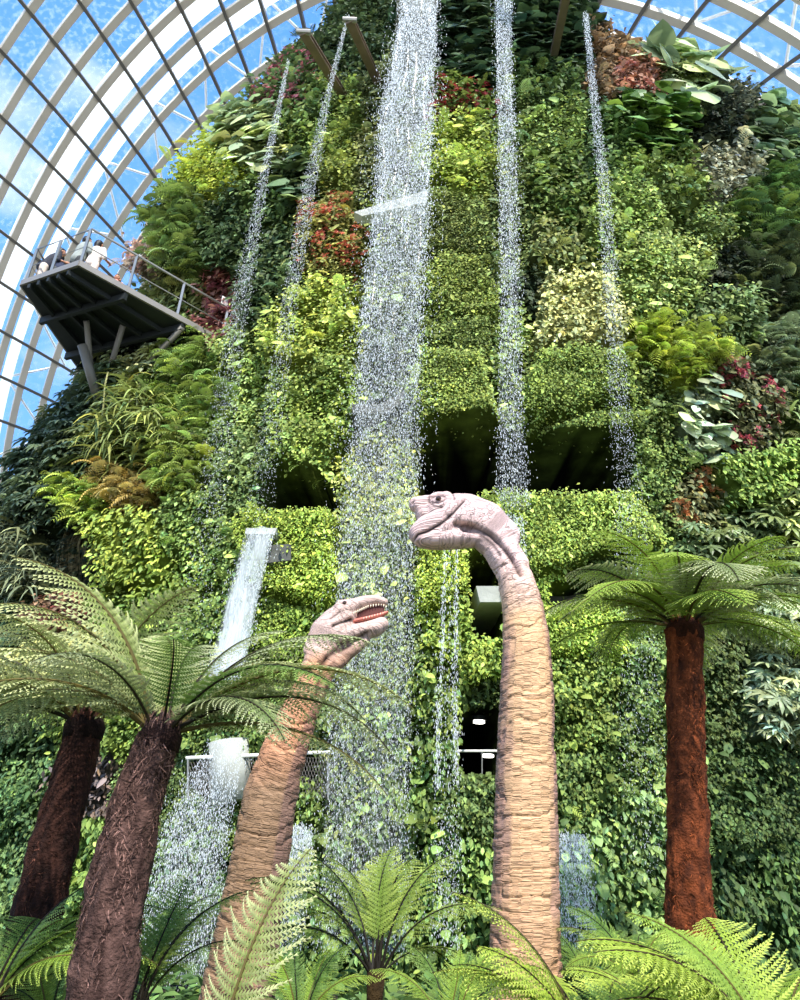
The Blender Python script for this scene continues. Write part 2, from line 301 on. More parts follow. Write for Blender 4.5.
# planting: (u, v, ru, rv, kind, colour, bulge, name, label, flower colour or None)
G1, G2, G3, G4, G5 = (158, 182, 62), (120, 150, 56), (84, 112, 48), (56, 78, 38), (150, 160, 92)
CL = [
 (215,168,36,38,'C',(172,186,58),.7,'shrub','bright yellow-green rounded shrub on the left skyline, above the viewing platform',None),
 (252,150,24,26,'B',(176,194,130),.5,'heart_leaf_plant','pale heart-leaved plant beside the top of the leftmost thin waterfall',None),
 (287,88,22,22,'L',(92,118,60),.4,'flowering_shrub','pink-flowered shrub on the skyline at the top left of the mountain',(235,120,140)),
 (322,130,26,34,'L',(104,128,54),.4,'leafy_shrub','loose mixed green shrub below the two weathered beams',None),
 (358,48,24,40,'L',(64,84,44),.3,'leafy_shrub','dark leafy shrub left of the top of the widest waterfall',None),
 (350,118,24,32,'C',(120,140,56),.5,'creeper','olive green creeper touching the left edge of the upper widest waterfall',None),
 (298,195,26,26,'B',(84,110,60),.4,'heart_leaf_plant','dark heart-leaved plant between the two left thin waterfalls',None),
 (340,178,26,26,'C',(136,150,60),.5,'creeper','yellowish creeper just above the pale concrete ledge',None),
 (335,250,32,40,'C',(130,130,56),.7,'flowering_shrub','shrub thick with orange-red flowers left of the widest waterfall',(224,92,62)),
 (190,222,26,34,'F',(104,130,52),.5,'fern_clump','arching green ferns on the left skyline right of the people',None),
 (152,240,15,17,'L',(190,160,140),.4,'flowering_shrub','pale pink-leaved shrub at the left skyline above the railing',(232,170,164)),
 (236,236,24,34,'L',(62,86,44),.4,'leafy_shrub','dark leafy shrub crossed by the leftmost thin waterfall',None),
 (212,298,24,26,'L',(150,96,84),-.5,'red_leaf_shrub','purple-red leaved shrub behind the platform railing end',(170,70,86)),
 (176,290,22,26,'L',(120,128,62),-.6,'leafy_shrub','olive leafy tuft seen through the platform railing',None),
 (268,285,26,40,'L',(76,98,52),.4,'climbing_plant','dark climbing plant between the leftmost thin waterfalls below the heart leaves',None),
 (270,212,20,26,'L',(98,124,58),.3,'leafy_shrub','mid green shrub left of the dark heart-leaved plant',None),
 (466,44,38,44,'B',(52,78,42),.4,'broad_leaf_plant','dark glossy broad-leaved plant between the top of the wide and second waterfalls',None),
 (545,40,38,40,'B',(48,74,40),.4,'broad_leaf_plant','dark broad-leaved plant at the top edge right of the second waterfall',None),
 (462,115,34,26,'L',(110,130,50),.5,'flowering_shrub','shrub with a patch of crimson flowers right of the widest waterfall',(200,44,52)),
 (462,172,36,38,'C',(162,180,70),.7,'creeper','lime green creeper cushion below the crimson flowers',None),
 (460,240,38,34,'M',(118,134,58),.6,'hedge_cushion','flat olive cushion below the lime green creeper',None),
 (455,295,36,32,'M',(134,152,60),.6,'hedge_cushion','bright mossy cushion between the flat olive and darker green cushions',None),
 (463,348,34,28,'M',(112,132,52),.6,'hedge_cushion','darker green cushion directly above the lowest bulging cushion',None),
 (455,410,42,46,'M',(138,158,62),1.0,'hedge_cushion','large bulging green cushion above the tall dinosaur head',None),
 (325,345,44,36,'C',(168,184,72),.8,'creeper','light green creeper cushion below the orange-red flowers',None),
 (318,425,42,50,'C',(142,164,66),.8,'creeper','hanging creeper curtain above the left dark opening',None),
 (385,140,30,60,'C',(110,120,66),.3,'creeper','grey-green creeper behind the top of the widest waterfall',None),
 (392,270,32,60,'C',(128,144,66),.3,'creeper','creeper behind the widest waterfall below the pale ledge',None),
 (392,360,28,40,'C',(92,108,56),.2,'creeper','shaded creeper behind the middle of the widest waterfall',None),
 (378,470,40,56,'C',(168,178,84),.0,'creeper','yellow-green creeper behind the widest waterfall, left of the tall dinosaur head',None),
 (380,560,40,44,'C',(150,168,84),.0,'creeper','pale creeper behind the widest waterfall above the small dinosaur head',None),
 (372,660,40,60,'C',(120,138,74),.0,'creeper','creeper behind the widest waterfall beside the small dinosaur throat',None),
 (370,760,42,60,'L',(120,144,74),.3,'climbing_plant','broad-leaved climber behind the lower widest waterfall',None),
 (366,860,44,50,'L',(112,136,70),.3,'climbing_plant','broad-leaved climber at the foot of the widest waterfall',None),
 (564,334,44,34,'O',(206,206,126),.9,'variegated_shrub','rounded cream-variegated shrub right of the second waterfall',None),
 (548,250,32,34,'L',(124,134,66),.5,'leafy_shrub','olive shrub directly above the cream-variegated shrub',None),
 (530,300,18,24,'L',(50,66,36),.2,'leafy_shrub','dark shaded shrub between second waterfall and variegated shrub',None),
 (560,398,58,36,'M',(134,158,60),1.0,'hedge_cushion','wide smooth green cushion below the cream-variegated shrub',None),
 (588,440,40,22,'M',(118,142,54),.8,'hedge_cushion','green cushion hanging over the right end of the large dark opening',None),
 (575,520,56,26,'M',(150,174,66),.9,'hedge_cushion','wide bright cushion directly under the large dark opening',None),
 (560,196,30,34,'L',(98,122,50),.5,'leafy_shrub','mid green shrub right of the second waterfall, level with the pale ledge',None),
 (552,140,34,34,'C',(130,152,66),.5,'creeper','creeper patch right of the second waterfall near the top',None),
 (548,92,32,24,'L',(94,120,56),.4,'leafy_shrub','leafy shrub under the top right dark broad-leaved plant',None),
 (604,70,22,34,'L',(150,118,84),.4,'bronze_shrub','bronze leaved shrub at the top behind the right thin waterfall',None),
 (596,150,24,40,'L',(96,124,64),.3,'leafy_shrub','leafy shrub behind the right thin waterfall near the top',None),
 (640,132,40,34,'B',(98,138,48),.6,'broad_leaf_plant','glossy strap-leaved green plant below the pale heart leaves at right',None),
 (636,92,26,16,'L',(176,120,96),.4,'flowering_shrub','salmon-flowered shrub above the glossy green plant at right',(214,120,104)),
 (684,78,34,32,'G',(170,192,128),.7,'elephant_ear_plant','huge pale heart-shaped elephant ear leaves at the top right',None),
 (650,32,34,22,'P',(66,62,54),.4,'umbrella_leaf_shrub','dark twiggy shrub standing against the sky at top right',None),
 (730,92,30,30,'L',(96,102,84),.5,'grey_leaf_shrub','grey-green shrub right of the huge elephant ear leaves',None),
 (782,100,26,24,'L',(120,130,90),.5,'flowering_shrub','pink-flowered shrub at the right skyline',(236,110,136)),
 (775,150,30,34,'B',(120,146,96),.4,'heart_leaf_plant','grey-green heart leaves below the pink flowers at the right edge',None),
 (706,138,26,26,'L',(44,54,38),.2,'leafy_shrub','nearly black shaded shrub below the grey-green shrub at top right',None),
 (728,175,36,28,'L',(172,170,136),.5,'silver_shrub','silvery cream shrub left of the right edge heart leaves',None),
 (620,215,36,40,'C',(138,162,72),.6,'creeper','bright creeper right of the right thin waterfall, level with the ledge',None),
 (668,196,34,36,'L',(124,144,62),.5,'leafy_shrub','yellowish leafy shrub under the glossy strap-leaved plant',None),
 (700,240,38,34,'C',(136,156,72),.5,'creeper','light creeper patch left of the dark cleft at the right',None),
 (762,225,40,36,'F',(96,128,54),.5,'fern_clump','green fern clump below the silvery cream shrub',None),
 (654,284,42,44,'C',(150,172,82),.8,'creeper','pale green creeper bulge right of the thin right waterfall',None),
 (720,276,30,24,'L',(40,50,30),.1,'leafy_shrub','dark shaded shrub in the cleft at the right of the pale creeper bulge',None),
 (778,292,36,36,'F',(84,100,56),.5,'fern_clump','dull grey-green fern clump at the right edge by the cleft',None),
 (722,322,40,28,'L',(108,132,70),.6,'leafy_shrub','mixed leafy shrub below the dark cleft at the right',None),
 (668,365,38,28,'F',(172,192,62),.7,'fern_clump','bright yellow-green fern left of the pink-flowered bush',None),
 (775,365,36,34,'F',(122,140,94),.5,'fern_clump','pale grey-green ferns at the right edge above the red-flecked bush',None),
 (692,430,24,34,'B',(172,190,146),.5,'heart_leaf_plant','pale silvery heart-leaved plant left of the red-flecked bush',None),
 (738,420,34,46,'L',(96,100,60),.5,'flowering_shrub','dark bush flecked with red and pink flowers at the right',(196,60,84)),
 (790,430,22,34,'S',(120,140,70),.4,'strap_leaf_plant','long narrow-leaved plant at the right edge beside the red-flecked bush',None),
 (748,484,42,32,'O',(136,168,66),.9,'shrub','bright green rounded shrub above the right tree fern crown',None),
 (648,405,18,50,'C',(104,126,56),.3,'creeper','narrow creeper strip right of the lower thin waterfall',None),
 (650,480,34,36,'C',(108,132,56),.4,'creeper','olive creeper patch between the wide cushion and the bright rounded shrub',None),
 (690,505,20,18,'L',(120,120,70),.3,'flowering_shrub','small orange-flowered plant just above the right tree fern',(226,130,70)),
 (790,540,30,40,'P',(150,170,84),.5,'umbrella_leaf_shrub','light umbrella-leaved shrub at the right edge level with the tree fern crown',None),
 (745,560,34,40,'P',(110,132,70),.4,'umbrella_leaf_shrub','umbrella-leaved shrub behind the right tree fern crown',None),
 (778,630,34,40,'P',(168,184,134),.6,'umbrella_leaf_shrub','whitish umbrella-leaved shrub at the right edge below the tree fern crown',None),
 (768,706,38,32,'P',(150,168,120),.6,'umbrella_leaf_shrub','pale umbrella-leaved shrub right of the middle of the red-brown trunk',None),
 (722,690,22,60,'C',(84,104,48),.3,'creeper','dark creeper immediately right of the red-brown trunk',None),
 (745,800,50,50,'C',(72,98,42),.4,'creeper','dark glossy creeper right of the lower red-brown trunk',None),
 (775,870,40,44,'L',(64,96,40),.4,'leafy_shrub','deep green leafy shrub at the right edge above the bright ferns',None),
 (720,900,30,40,'L',(58,84,36),.3,'climbing_plant','dark climber beside the foot of the red-brown trunk',None),
 (585,632,34,24,'M',(162,190,62),.6,'hedge_cushion','bright lime cushion right of the tall dinosaur neck',None),
 (640,610,40,30,'M',(92,118,50),.3,'hedge_cushion','shaded green cushion under the left fronds of the right tree fern',None),
 (585,700,34,50,'C',(128,152,60),.4,'creeper','fine-leaved creeper right of the tall dinosaur neck',None),
 (640,710,34,60,'C',(112,138,64),.4,'creeper','fine-leaved creeper left of the red-brown trunk',None),
 (590,790,34,34,'C',(104,130,56),.3,'creeper','dense creeper above the small cascade right of the neck',None),
 (630,830,36,40,'L',(128,160,86),.4,'climbing_plant','large-leaved light climber right of the small cascade',None),
 (620,910,44,40,'L',(110,142,70),.4,'climbing_plant','climber with drooping leaves above the bright bottom ferns',None),
 (302,562,36,42,'M',(156,180,58),.9,'hedge_cushion','bright yellow-green cushion right of the water chute',None),
 (280,630,34,30,'M',(130,156,52),.5,'hedge_cushion','green cushion behind the small dinosaur head',None),
 (448,580,28,36,'M',(170,192,62),.6,'hedge_cushion','bright cushion directly below the tall dinosaur chin',None),
 (460,640,30,36,'C',(150,176,60),.6,'creeper','lime creeper left of the tall dinosaur neck',None),
 (432,700,24,40,'L',(118,142,56),.4,'climbing_plant','climber between the widest waterfall and the twin streams',None),
 (478,700,18,14,'C',(84,104,48),.2,'creeper','dark creeper above the lit opening beside the neck',None),
 (475,800,34,36,'C',(92,116,52),.4,'creeper','dull creeper under the railed opening beside the tall neck',None),
 (430,790,26,44,'L',(104,132,54),.4,'climbing_plant','scattered-leaf climber right of the lower widest waterfall',None),
 (452,875,38,40,'L',(112,146,64),.5,'climbing_plant','bright large-leaved climber left of the foot of the tall neck',None),
 (440,950,60,34,'L',(110,140,62),.4,'climbing_plant','leafy climber at ground level between the two dinosaur necks',None),
 (138,372,28,24,'P',(176,186,128),.3,'umbrella_leaf_shrub','pale umbrella-leaved shrub under the viewing platform',None),
 (112,400,26,34,'P',(92,112,72),.5,'umbrella_leaf_shrub','grey-green umbrella-leaved shrub at the platform strut',None),
 (200,395,36,40,'F',(132,158,62),0,'fern_clump','fresh green fern clump below the platform end',None),
 (240,380,22,50,'C',(150,172,84),.1,'creeper','misty light creeper under the right end of the platform',None),
 (150,440,40,34,'S',(138,150,66),.6,'grass_clump','drooping grassy clump below the pale umbrella-leaved shrub',None),
 (86,450,30,40,'P',(74,94,58),.5,'umbrella_leaf_shrub','dark umbrella-leaved shrub on the lower left skyline',None),
 (140,492,36,28,'F',(176,150,72),.6,'fern_clump','orange-tinted fern clump at the left of the mountain',None),
 (185,470,34,34,'F',(136,156,60),.6,'fern_clump','green ferns right of the orange-tinted clump',None),
 (104,500,24,24,'F',(160,184,62),.6,'fern_clump','yellow-green fern above the hanging roots',None),
 (50,505,30,34,'P',(68,88,56),.5,'umbrella_leaf_shrub','dark glossy shrub left of the yellow-green fern',None),
 (24,560,34,34,'S',(112,122,84),.5,'grass_clump','greyish drooping grass at the left edge skyline',None),
 (22,630,34,36,'C',(76,104,64),.4,'creeper','blue-green creeper at the left edge below the grey grass',None),
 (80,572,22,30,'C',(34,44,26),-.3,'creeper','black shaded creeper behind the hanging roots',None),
 (140,562,40,34,'O',(160,180,60),.8,'shrub','yellow-green leafy shrub right of the hanging roots',None),
 (160,612,40,30,'C',(120,146,52),.5,'creeper','green creeper below the yellow-green leafy shrub',None),
 (205,550,30,44,'C',(134,160,74),.4,'creeper','light creeper left of the water chute',None),
 (240,470,32,40,'C',(126,150,78),.4,'creeper','misty grey-green creeper above the water chute',None),
 (195,640,40,40,'C',(120,148,62),.3,'creeper','creeper left of the foot of the water chute',None),
 (60,625,28,24,'L',(120,86,62),.4,'red_leaf_shrub','reddish-leaved shrub below the hanging roots',(150,60,56)),
 (60,665,50,28,'O',(196,196,116),.7,'variegated_shrub','pale yellow-leaved shrub above the left tree fern fronds',None),
 (20,720,40,36,'L',(64,92,48),.4,'leafy_shrub','dark leafy shrub at the left edge behind the pale fronds',None),
 (110,720,40,36,'C',(120,146,54),.4,'creeper','creeper behind the leaning tree fern crown',None),
 (104,790,24,34,'L',(104,86,84),.3,'purple_leaf_shrub','small purple-dark leaved shrub between the two left trunks',None),
 (95,850,30,40,'L',(120,152,62),.4,'leafy_shrub','bright green large-leaved shrub between the two left trunks',None),
 (20,800,36,40,'C',(86,120,60),.4,'creeper','fresh creeper left of the dark rear trunk',None),
 (16,880,40,40,'C',(96,128,66),.4,'creeper','light creeper at the left edge above the dark ferns',None),
 (165,800,30,36,'M',(100,124,58),.3,'hedge_cushion','wet green cushion behind the lower left falls',None),
 (250,800,24,44,'M',(110,136,54),.5,'hedge_cushion','green cushion between lower left falls and small dinosaur neck',None),
 (180,900,50,50,'L',(86,116,56),.3,'climbing_plant','leafy climber below the lower left falls',None),
 (310,800,24,30,'C',(110,136,56),.4,'creeper','creeper right of the small dinosaur neck',None),
 (310,900,36,50,'L',(104,134,62),.4,'climbing_plant','climber behind the centre fern, right of the small dinosaur neck',None),
 (240,700,60,30,'C',(110,136,54),.3,'creeper','creeper hidden behind the leaning tree fern fronds',None),
 (500,20,14,60,'L',(70,90,50),.2,'leafy_shrub','leafy shrub directly behind the top of the second waterfall',None),
 (508,130,18,60,'C',(120,140,70),.2,'creeper','creeper behind the second waterfall near the top',None),
 (510,240,20,60,'C',(116,134,70),.2,'creeper','creeper behind the middle of the second waterfall',None),
 (512,370,22,60,'C',(124,146,66),.3,'creeper','creeper behind the second waterfall above the dark opening',None),
 (420,-70,60,40,'L',(70,92,46),.3,'leafy_shrub','dark leafy shrub at the very top behind the wide waterfall lip',None),
]
HOLES = [  # recessed gallery openings: (u, v, ru, rv, power)
 (298,502,34,24,3), (470,470,52,36,4), (566,474,62,32,5), (486,596,16,44,4), (585,600,40,14,4), (482,742,24,34,5), (300,768,20,16,4), (230,775,34,20,4), (515,478,70,26,5)]
cu = np.array([c[0] for c in CL], float); cv = np.array([c[1] for c in CL], float); cru = np.array([c[2] for c in CL], float); crv = np.array([c[3] for c in CL], float); cb = np.array([c[6] for c in CL]); smooth_k = np.array([c[4] == 'M' for c in CL])
def field(t, z, chunk=40000):
    """cluster id, hole mask and outward displacement for surface parameters"""
    P = surf0(t, z); u, v, _ = proj(P); s = P*.9
    n1 = fbm(s[:, 0]*.9, s[:, 1]*.9, s[:, 2]*.9, 3); n2 = fbm(s[:, 0]*.9+20, s[:, 1]*.9, s[:, 2]*.9+9, 3)
    hf = fbm(s[:, 0]*5, s[:, 1]*5, s[:, 2]*5, 2); hf2 = fbm(s[:, 0]*5+9, s[:, 1]*5, s[:, 2]*5+5, 2)
    uu = u+n1*11+4*hf; vv = v+n2*11+4*hf2
    ids = np.empty(len(t), int); d1 = np.empty(len(t)); d2 = np.empty(len(t))
    for a in range(0, len(t), chunk):
        b = slice(a, a+chunk)
        D = ((uu[b, None]-cu)/cru)**2+((vv[b, None]-cv)/crv)**2
        i = D.argmin(1); ids[b] = i; d1[b] = D[np.arange(len(i)), i]; D[np.arange(len(i)), i] = 1e9; d2[b] = D.min(1)
    hole = np.zeros(len(t))
    for (a, b, ra, rb, p) in HOLES:
        q = np.abs((u+n1*4-a)/ra)**p+np.abs((v+n2*4-b)/rb)**p; hole = np.maximum(hole, np.clip((1.15-q)/.3, 0, 1))
    edge = np.clip((np.sqrt(d2)-np.sqrt(d1))/.55, 0, 1); prof = np.sqrt(np.clip(1-(1-edge)**2, 0, 1))
    rough = np.where(smooth_k[ids], .3, 1.); disp = cb[ids]*prof*.8+.15*n1*rough+.24*rough*fbm(s[:, 0]*2.4, s[:, 1]*2.4, s[:, 2]*2.4, 3)
    disp = disp*(1-hole)-2.6*hole
    return ids, hole, disp, u, v
def normal0(t, z):
    e = .01; a = surf0(t+e, z)-surf0(t-e, z); b = surf0(t, z+e*5)-surf0(t, z-e*5)
    n = unit(np.cross(a, b)); return np.where((n[:, 1:2]*1.0) > 0, n, n) if False else n
def place(t, z, lift=0.):
    ids, hole, disp, u, v = field(t, z); n = normal0(t, z)
    return surf0(t, z)+n*(disp+lift)[:, None], n, ids, hole, u, v

# core mesh
nt_, nz_ = 420, 420
tt = np.linspace(math.pi*.93, math.pi*2.02, nt_); zz = np.linspace(-.3, 34, nz_); tg, zg = np.meshgrid(tt, zz)
P, n, ids, hole, u, v = place(tg.ravel(), zg.ravel(), -.10)
# check outward
if (n[:, 1].mean() > 0): n = -n; raise RuntimeError('normals')
ccol = np.array([lin(c[5]) for c in CL])[ids]*.22+lin((20, 26, 12))
hole = np.clip(hole*3, 0, 1); ccol = ccol*(1-hole[:, None])+np.array(lin((4, 5, 5)))*hole[:, None]  # openings coloured near black, painting in the shade of the recess
i = (np.arange(nz_-1)[:, None]*nt_+np.arange(nt_-1)[None]).ravel()
Q = np.stack([i, i+1, i+1+nt_, i+nt_], 1)
back = []; tb = np.linspace(math.pi*2.02, math.pi*2.93, 40)
tb2, zb2 = np.meshgrid(tb, zz[::20]); PB = surf0(tb2.ravel(), zb2.ravel()); nb = len(tb); nzb = len(zz[::20])
ib = (np.arange(nzb-1)[:, None]*nb+np.arange(nb-1)[None]).ravel()+len(P)
QB = np.stack([ib, ib+1, ib+1+nb, ib+nb], 1)
core = link('mountain_slope', mesh_np('mountain_slope', np.concatenate([P, PB]), [Q, QB], M['core'], np.concatenate([ccol, np.full((len(PB), 3), .02)]), smooth=True), kind='structure')

# foliage samples
KIND = {  # template, size, density per m2, normal tilt up, spread, droop
 'M': ('small', .085, 620, .45, .5), 'C': ('small', .135, 300, .5, .6), 'O': ('oval', .19, 200, .6, .6), 'L': ('oval', .22, 130, .6, .75),
 'B': ('heart', .50, 20, .7, .45), 'G': ('heart', .82, 9, .25, .55), 'F': ('frond', .58, 42, .9, .5), 'S': ('strap', 1.1, 70, .6, .6), 'P': ('palm', .42, 20, 1.1, .5)}
KU = {'B': .45, 'G': .45, 'F': .4, 'S': .4, 'P': .55}     # small under-leaves below the big ones
tgrid = np.linspace(math.pi*.95, math.pi*2.0, 160); zgrid = np.linspace(-.2, 33.8, 200)
A, Bz = np.meshgrid(tgrid, zgrid); S0 = surf0(A, Bz)
dA = np.linalg.norm(np.gradient(S0, axis=1), axis=-1)*np.linalg.norm(np.gradient(S0, axis=0), axis=-1)
pr = dA.ravel()/dA.sum(); total = dA.sum()
zd = ((S0-CAM)@FW).ravel(); wt = np.clip(22/np.maximum(zd, 8), 1, 1.75)**2; pr = pr*wt; total = total*pr.sum(); pr = pr/pr.sum(); NS = int(total*620); cell = R_.choice(len(pr), NS, p=pr)
ts = A.ravel()[cell]+(R_.random(NS)-.5)*(tgrid[1]-tgrid[0]); zs = Bz.ravel()[cell]+(R_.random(NS)-.5)*(zgrid[1]-zgrid[0])
P, n, ids, hole, u, v = place(ts, zs)
keep = (hole < .35) & (u > -110) & (u < 910) & (v > -90) & (v < 1060) & ((n*(P-CAM)).sum(1) < 1.5)
P, n, ids, hole, u, v = [a[keep] for a in (P, n, ids, hole, u, v)]
order = np.argsort(ids, kind='stable'); P, n, ids, u, v = [a[order] for a in (P, n, ids, u, v)]
bounds = np.searchsorted(ids, np.arange(len(CL)+1))
def leafset(kind, P, n, rgb, sizef=1., var=.33):
    tpl, size, dens, tilt, spread = KIND[kind]; k = len(P)
    rnd = R_.normal(0, 1, (k, 3)); Nn = unit(n*.8+np.array([0, 0, 1])*tilt+rnd*spread*.55)
    D = n*.45+np.array([0, 0, -.8 if kind not in 'FPGS' else -.25])+R_.normal(0, 1, (k, 3))*(.45 if kind not in 'FPS' else .8)
    if kind in 'FS': D = D+n*.5; Nn = unit(n*.25+np.array([0, 0, 1.])+rnd*.35)
    sz = size*sizef*R_.uniform(.6, 1.35, k)*np.clip(((P-CAM)@FW)/22, .57, 1)
    off = R_.normal(0, .06 if kind in 'M' else .15, (k, 1))+(.12 if kind in 'PGB' else 0)
    patch = 1+.28*fbm(P[:, 0]*1.7, P[:, 1]*1.7, P[:, 2]*1.7, 2)[:, None]
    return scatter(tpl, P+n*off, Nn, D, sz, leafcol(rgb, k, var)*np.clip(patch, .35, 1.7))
for c in range(len(CL)):
    cu_, cv_, ru_, rv_, kind, rgb, bul, name, label, fl = CL[c]
    a, b = bounds[c], bounds[c+1]
    if b-a < 30: print('EMPTY CLUSTER', label); continue
    Pc, nc = P[a:b], n[a:b]; k = len(Pc); parts = []
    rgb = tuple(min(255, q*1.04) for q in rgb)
    def take(dens): return R_.random(k) < min(1, dens/620)
    if kind in KU:
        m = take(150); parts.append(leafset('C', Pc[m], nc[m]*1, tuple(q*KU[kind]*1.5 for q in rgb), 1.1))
    m = take(KIND[kind][2]); parts.append(leafset(kind, Pc[m], nc[m], rgb))
    if kind in 'ML' or kind == 'C':
        m = take(22); parts.append(leafset('O', Pc[m], nc[m]*1, tuple(min(255, q*1.2) for q in rgb), .95))
        if kind != 'M':
            m = take(3); parts.append(leafset('F', Pc[m], nc[m], tuple(min(255, q*1.1) for q in rgb), .8))
            m = take(2); parts.append(leafset('B', Pc[m], nc[m], tuple(min(255, q*1.15) for q in rgb), .6))
    V, Fc, C = [], [], []; o = 0
    for (pv, pf, pc) in parts: V.append(pv); Fc.append(pf+o); C.append(pc); o += len(pv)
    base = Pc.mean(0)
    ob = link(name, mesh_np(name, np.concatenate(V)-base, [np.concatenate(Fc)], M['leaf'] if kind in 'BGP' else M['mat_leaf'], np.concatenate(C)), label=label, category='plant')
    ob.location = Vector(base.tolist())
    if fl:
        m = take(110)
        cl = fbm(Pc[:, 0]*2.2, Pc[:, 1]*2.2, Pc[:, 2]*2.2, 2) > -.12; m &= cl; q = m.sum()
        fv, ff, fc = scatter('flower', Pc[m]+nc[m]*.12, unit(nc[m]+np.array([0, 0, .5])+R_.normal(0, .4, (q, 3))), R_.normal(0, 1, (q, 3)), R_.uniform(.09, .2, q)*np.clip(((Pc[m]-CAM)@FW)/22, .6, 1), leafcol(fl, q, .25, .08))
        link('flowers', mesh_np('flowers', fv-base, [ff], M['petal'], fc), ob, kind='stuff')

# ------------------------------------------------------------------ glass dome
DP = [-6.396918649554953, 19.132211889660024, 0.4904474735232503, 30.26407452323522, 38.42594940873736, 33.015673028051786, 1.1911288417001398, 0.0704548853897415, -4.493671892225191, 1.4409334019393258, 0.5017788934557532, 0.8741885443904804, 8.188202968403742, -0.004716002629788468, -0.0018270010614178816]
def dome(I, K, off=0.):
    def f(I, K):
        cx, cy, al, a, c, L, p0, dp, s0, ds, q, t1, t2, w1, w2 = DP
        ph = p0+dp*I+w1*K+w2*I*K; s = s0+ds*K+t1*(ph-1.57)+t2*(ph-1.57)**2
        r = np.maximum(1-np.abs(s/L)**2, 1e-3)**q; lx = -a*r*np.cos(ph)
        return np.stack([cx+lx*math.cos(al)+s*math.sin(al), cy-lx*math.sin(al)+s*math.cos(al), c*r*np.sin(ph)], -1)
    P = f(I, K); e = .02
    n = unit(np.cross(f(I+e, K)-f(I-e, K), f(I, K+e)-f(I, K-e)))
    n = np.where(((P-np.array([0, 18, 8]))*n).sum(-1, keepdims=True) > 0, n, -n)
    return P+n*off, n
K0, K1, I0, I1 = -5, 13, -17, 23
def beam(I, K, w, d, off=0.):
    P, n = dome(I, K, off); T = unit(np.gradient(P, axis=0)); X = unit(np.cross(T, n)); w = np.broadcast_to(w, (len(P),))[:, None]
    V = np.stack([P+X*w/2, P-X*w/2, P-X*w/2-n*d, P+X*w/2-n*d], 1).reshape(-1, 3); N = len(P)
    i = np.arange(N-1)[:, None]*4; j = np.arange(4)[None]; k = (j+1) % 4
    return V, np.stack([i+j, i+k, i+k+4, i+j+4], -1).reshape(-1, 4)
tn = 0
def trim(V, Q, mat):
    global tn; tn += 1
    return link(f'trim_{tn}', mesh_np('trim', V, [Q], mat), kind='structure')
for k in range(K0, K1+1):
    I = np.arange(I0, I1+.01, .5); V, Q = beam(I, np.full(len(I), float(k)), .34, .26); trim(V, Q, M['rib'])
for i_ in range(I0, I1+1):
    K = np.arange(K0, K1+.01, .5); V, Q = beam(np.full(len(K), float(i_)), K, .15, .30, -.02); trim(V, Q, M['purlin'])
# great white outer arch, its thinner companion and the zigzag struts between them
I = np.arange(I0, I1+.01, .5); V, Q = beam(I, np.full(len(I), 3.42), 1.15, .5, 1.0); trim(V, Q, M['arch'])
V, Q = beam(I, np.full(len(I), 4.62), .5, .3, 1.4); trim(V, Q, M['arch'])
mb = MB()
for i_ in range(I0, I1, 2):
    a, _ = dome(np.array([float(i_)]), np.array([4.6]), 1.3); b, _ = dome(np.array([i_+1.]), np.array([6.6]), 1.5); c, _ = dome(np.array([i_+2.]), np.array([4.6]), 1.3)
    mb.tube([a[0], b[0]], .07, 6); mb.tube([b[0], c[0]], .07, 6)
o = mb.build(f'trim_{tn+1}', M['white_steel']); o['kind'] = 'structure'; tn += 1
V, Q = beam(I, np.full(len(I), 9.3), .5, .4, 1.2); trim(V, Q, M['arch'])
# panes
ii, kk = np.meshgrid(np.arange(I0, I1+1.), np.arange(K0, K1+1.), indexing='ij'); Pg, _ = dome(ii, kk, -.03); nk = K1-K0+1
j = (np.arange(I1-I0)[:, None]*nk+np.arange(nk-1)[None]).ravel()
link('window_1', mesh_np('window_1', Pg.reshape(-1, 3), [np.stack([j, j+1, j+1+nk, j+nk], 1)], M['glass']), kind='structure')
# steel clamps where ribs cross
# ------------------------------------------------------------------ ground
gx, gy = np.meshgrid(np.linspace(-45, 45, 91), np.linspace(-20, 70, 91))
def ground(x, y): return .75*np.exp(-((x-3.1)**2/6+(y-8.6)**2/5))+.05*np.sin(x*1.3)*np.cos(y*.9)*np.clip(y/6, 0, 1)
gz = ground(gx, gy); j = (np.arange(90)[:, None]*91+np.arange(90)[None]).ravel()
link('floor', mesh_np('floor', np.stack([gx, gy, gz], -1).reshape(-1, 3), [np.stack([j, j+1, j+92, j+91], 1)], M['soil'], smooth=True), kind='structure')
NG = 9000; x = R_.uniform(-8, 8, NG); y = R_.uniform(4.2, 13.2, NG); Pg = np.stack([x, y, ground(x, y)+R_.uniform(0, .35, NG)**1.5+.03], 1)
Ng = unit(np.array([0, 0, 1.])+R_.normal(0, .4, (NG, 3))); 
gv, gf, gc = scatter('oval', Pg, Ng, R_.normal(0, 1, (NG, 3)), R_.uniform(.12, .3, NG), leafcol((76, 112, 48), NG, .4))
link('ground_cover', mesh_np('ground_cover', gv, [gf], M['mat_leaf'], gc), kind='stuff', label='low green ground cover leaves around the fern and dinosaur bases', category='ground cover')

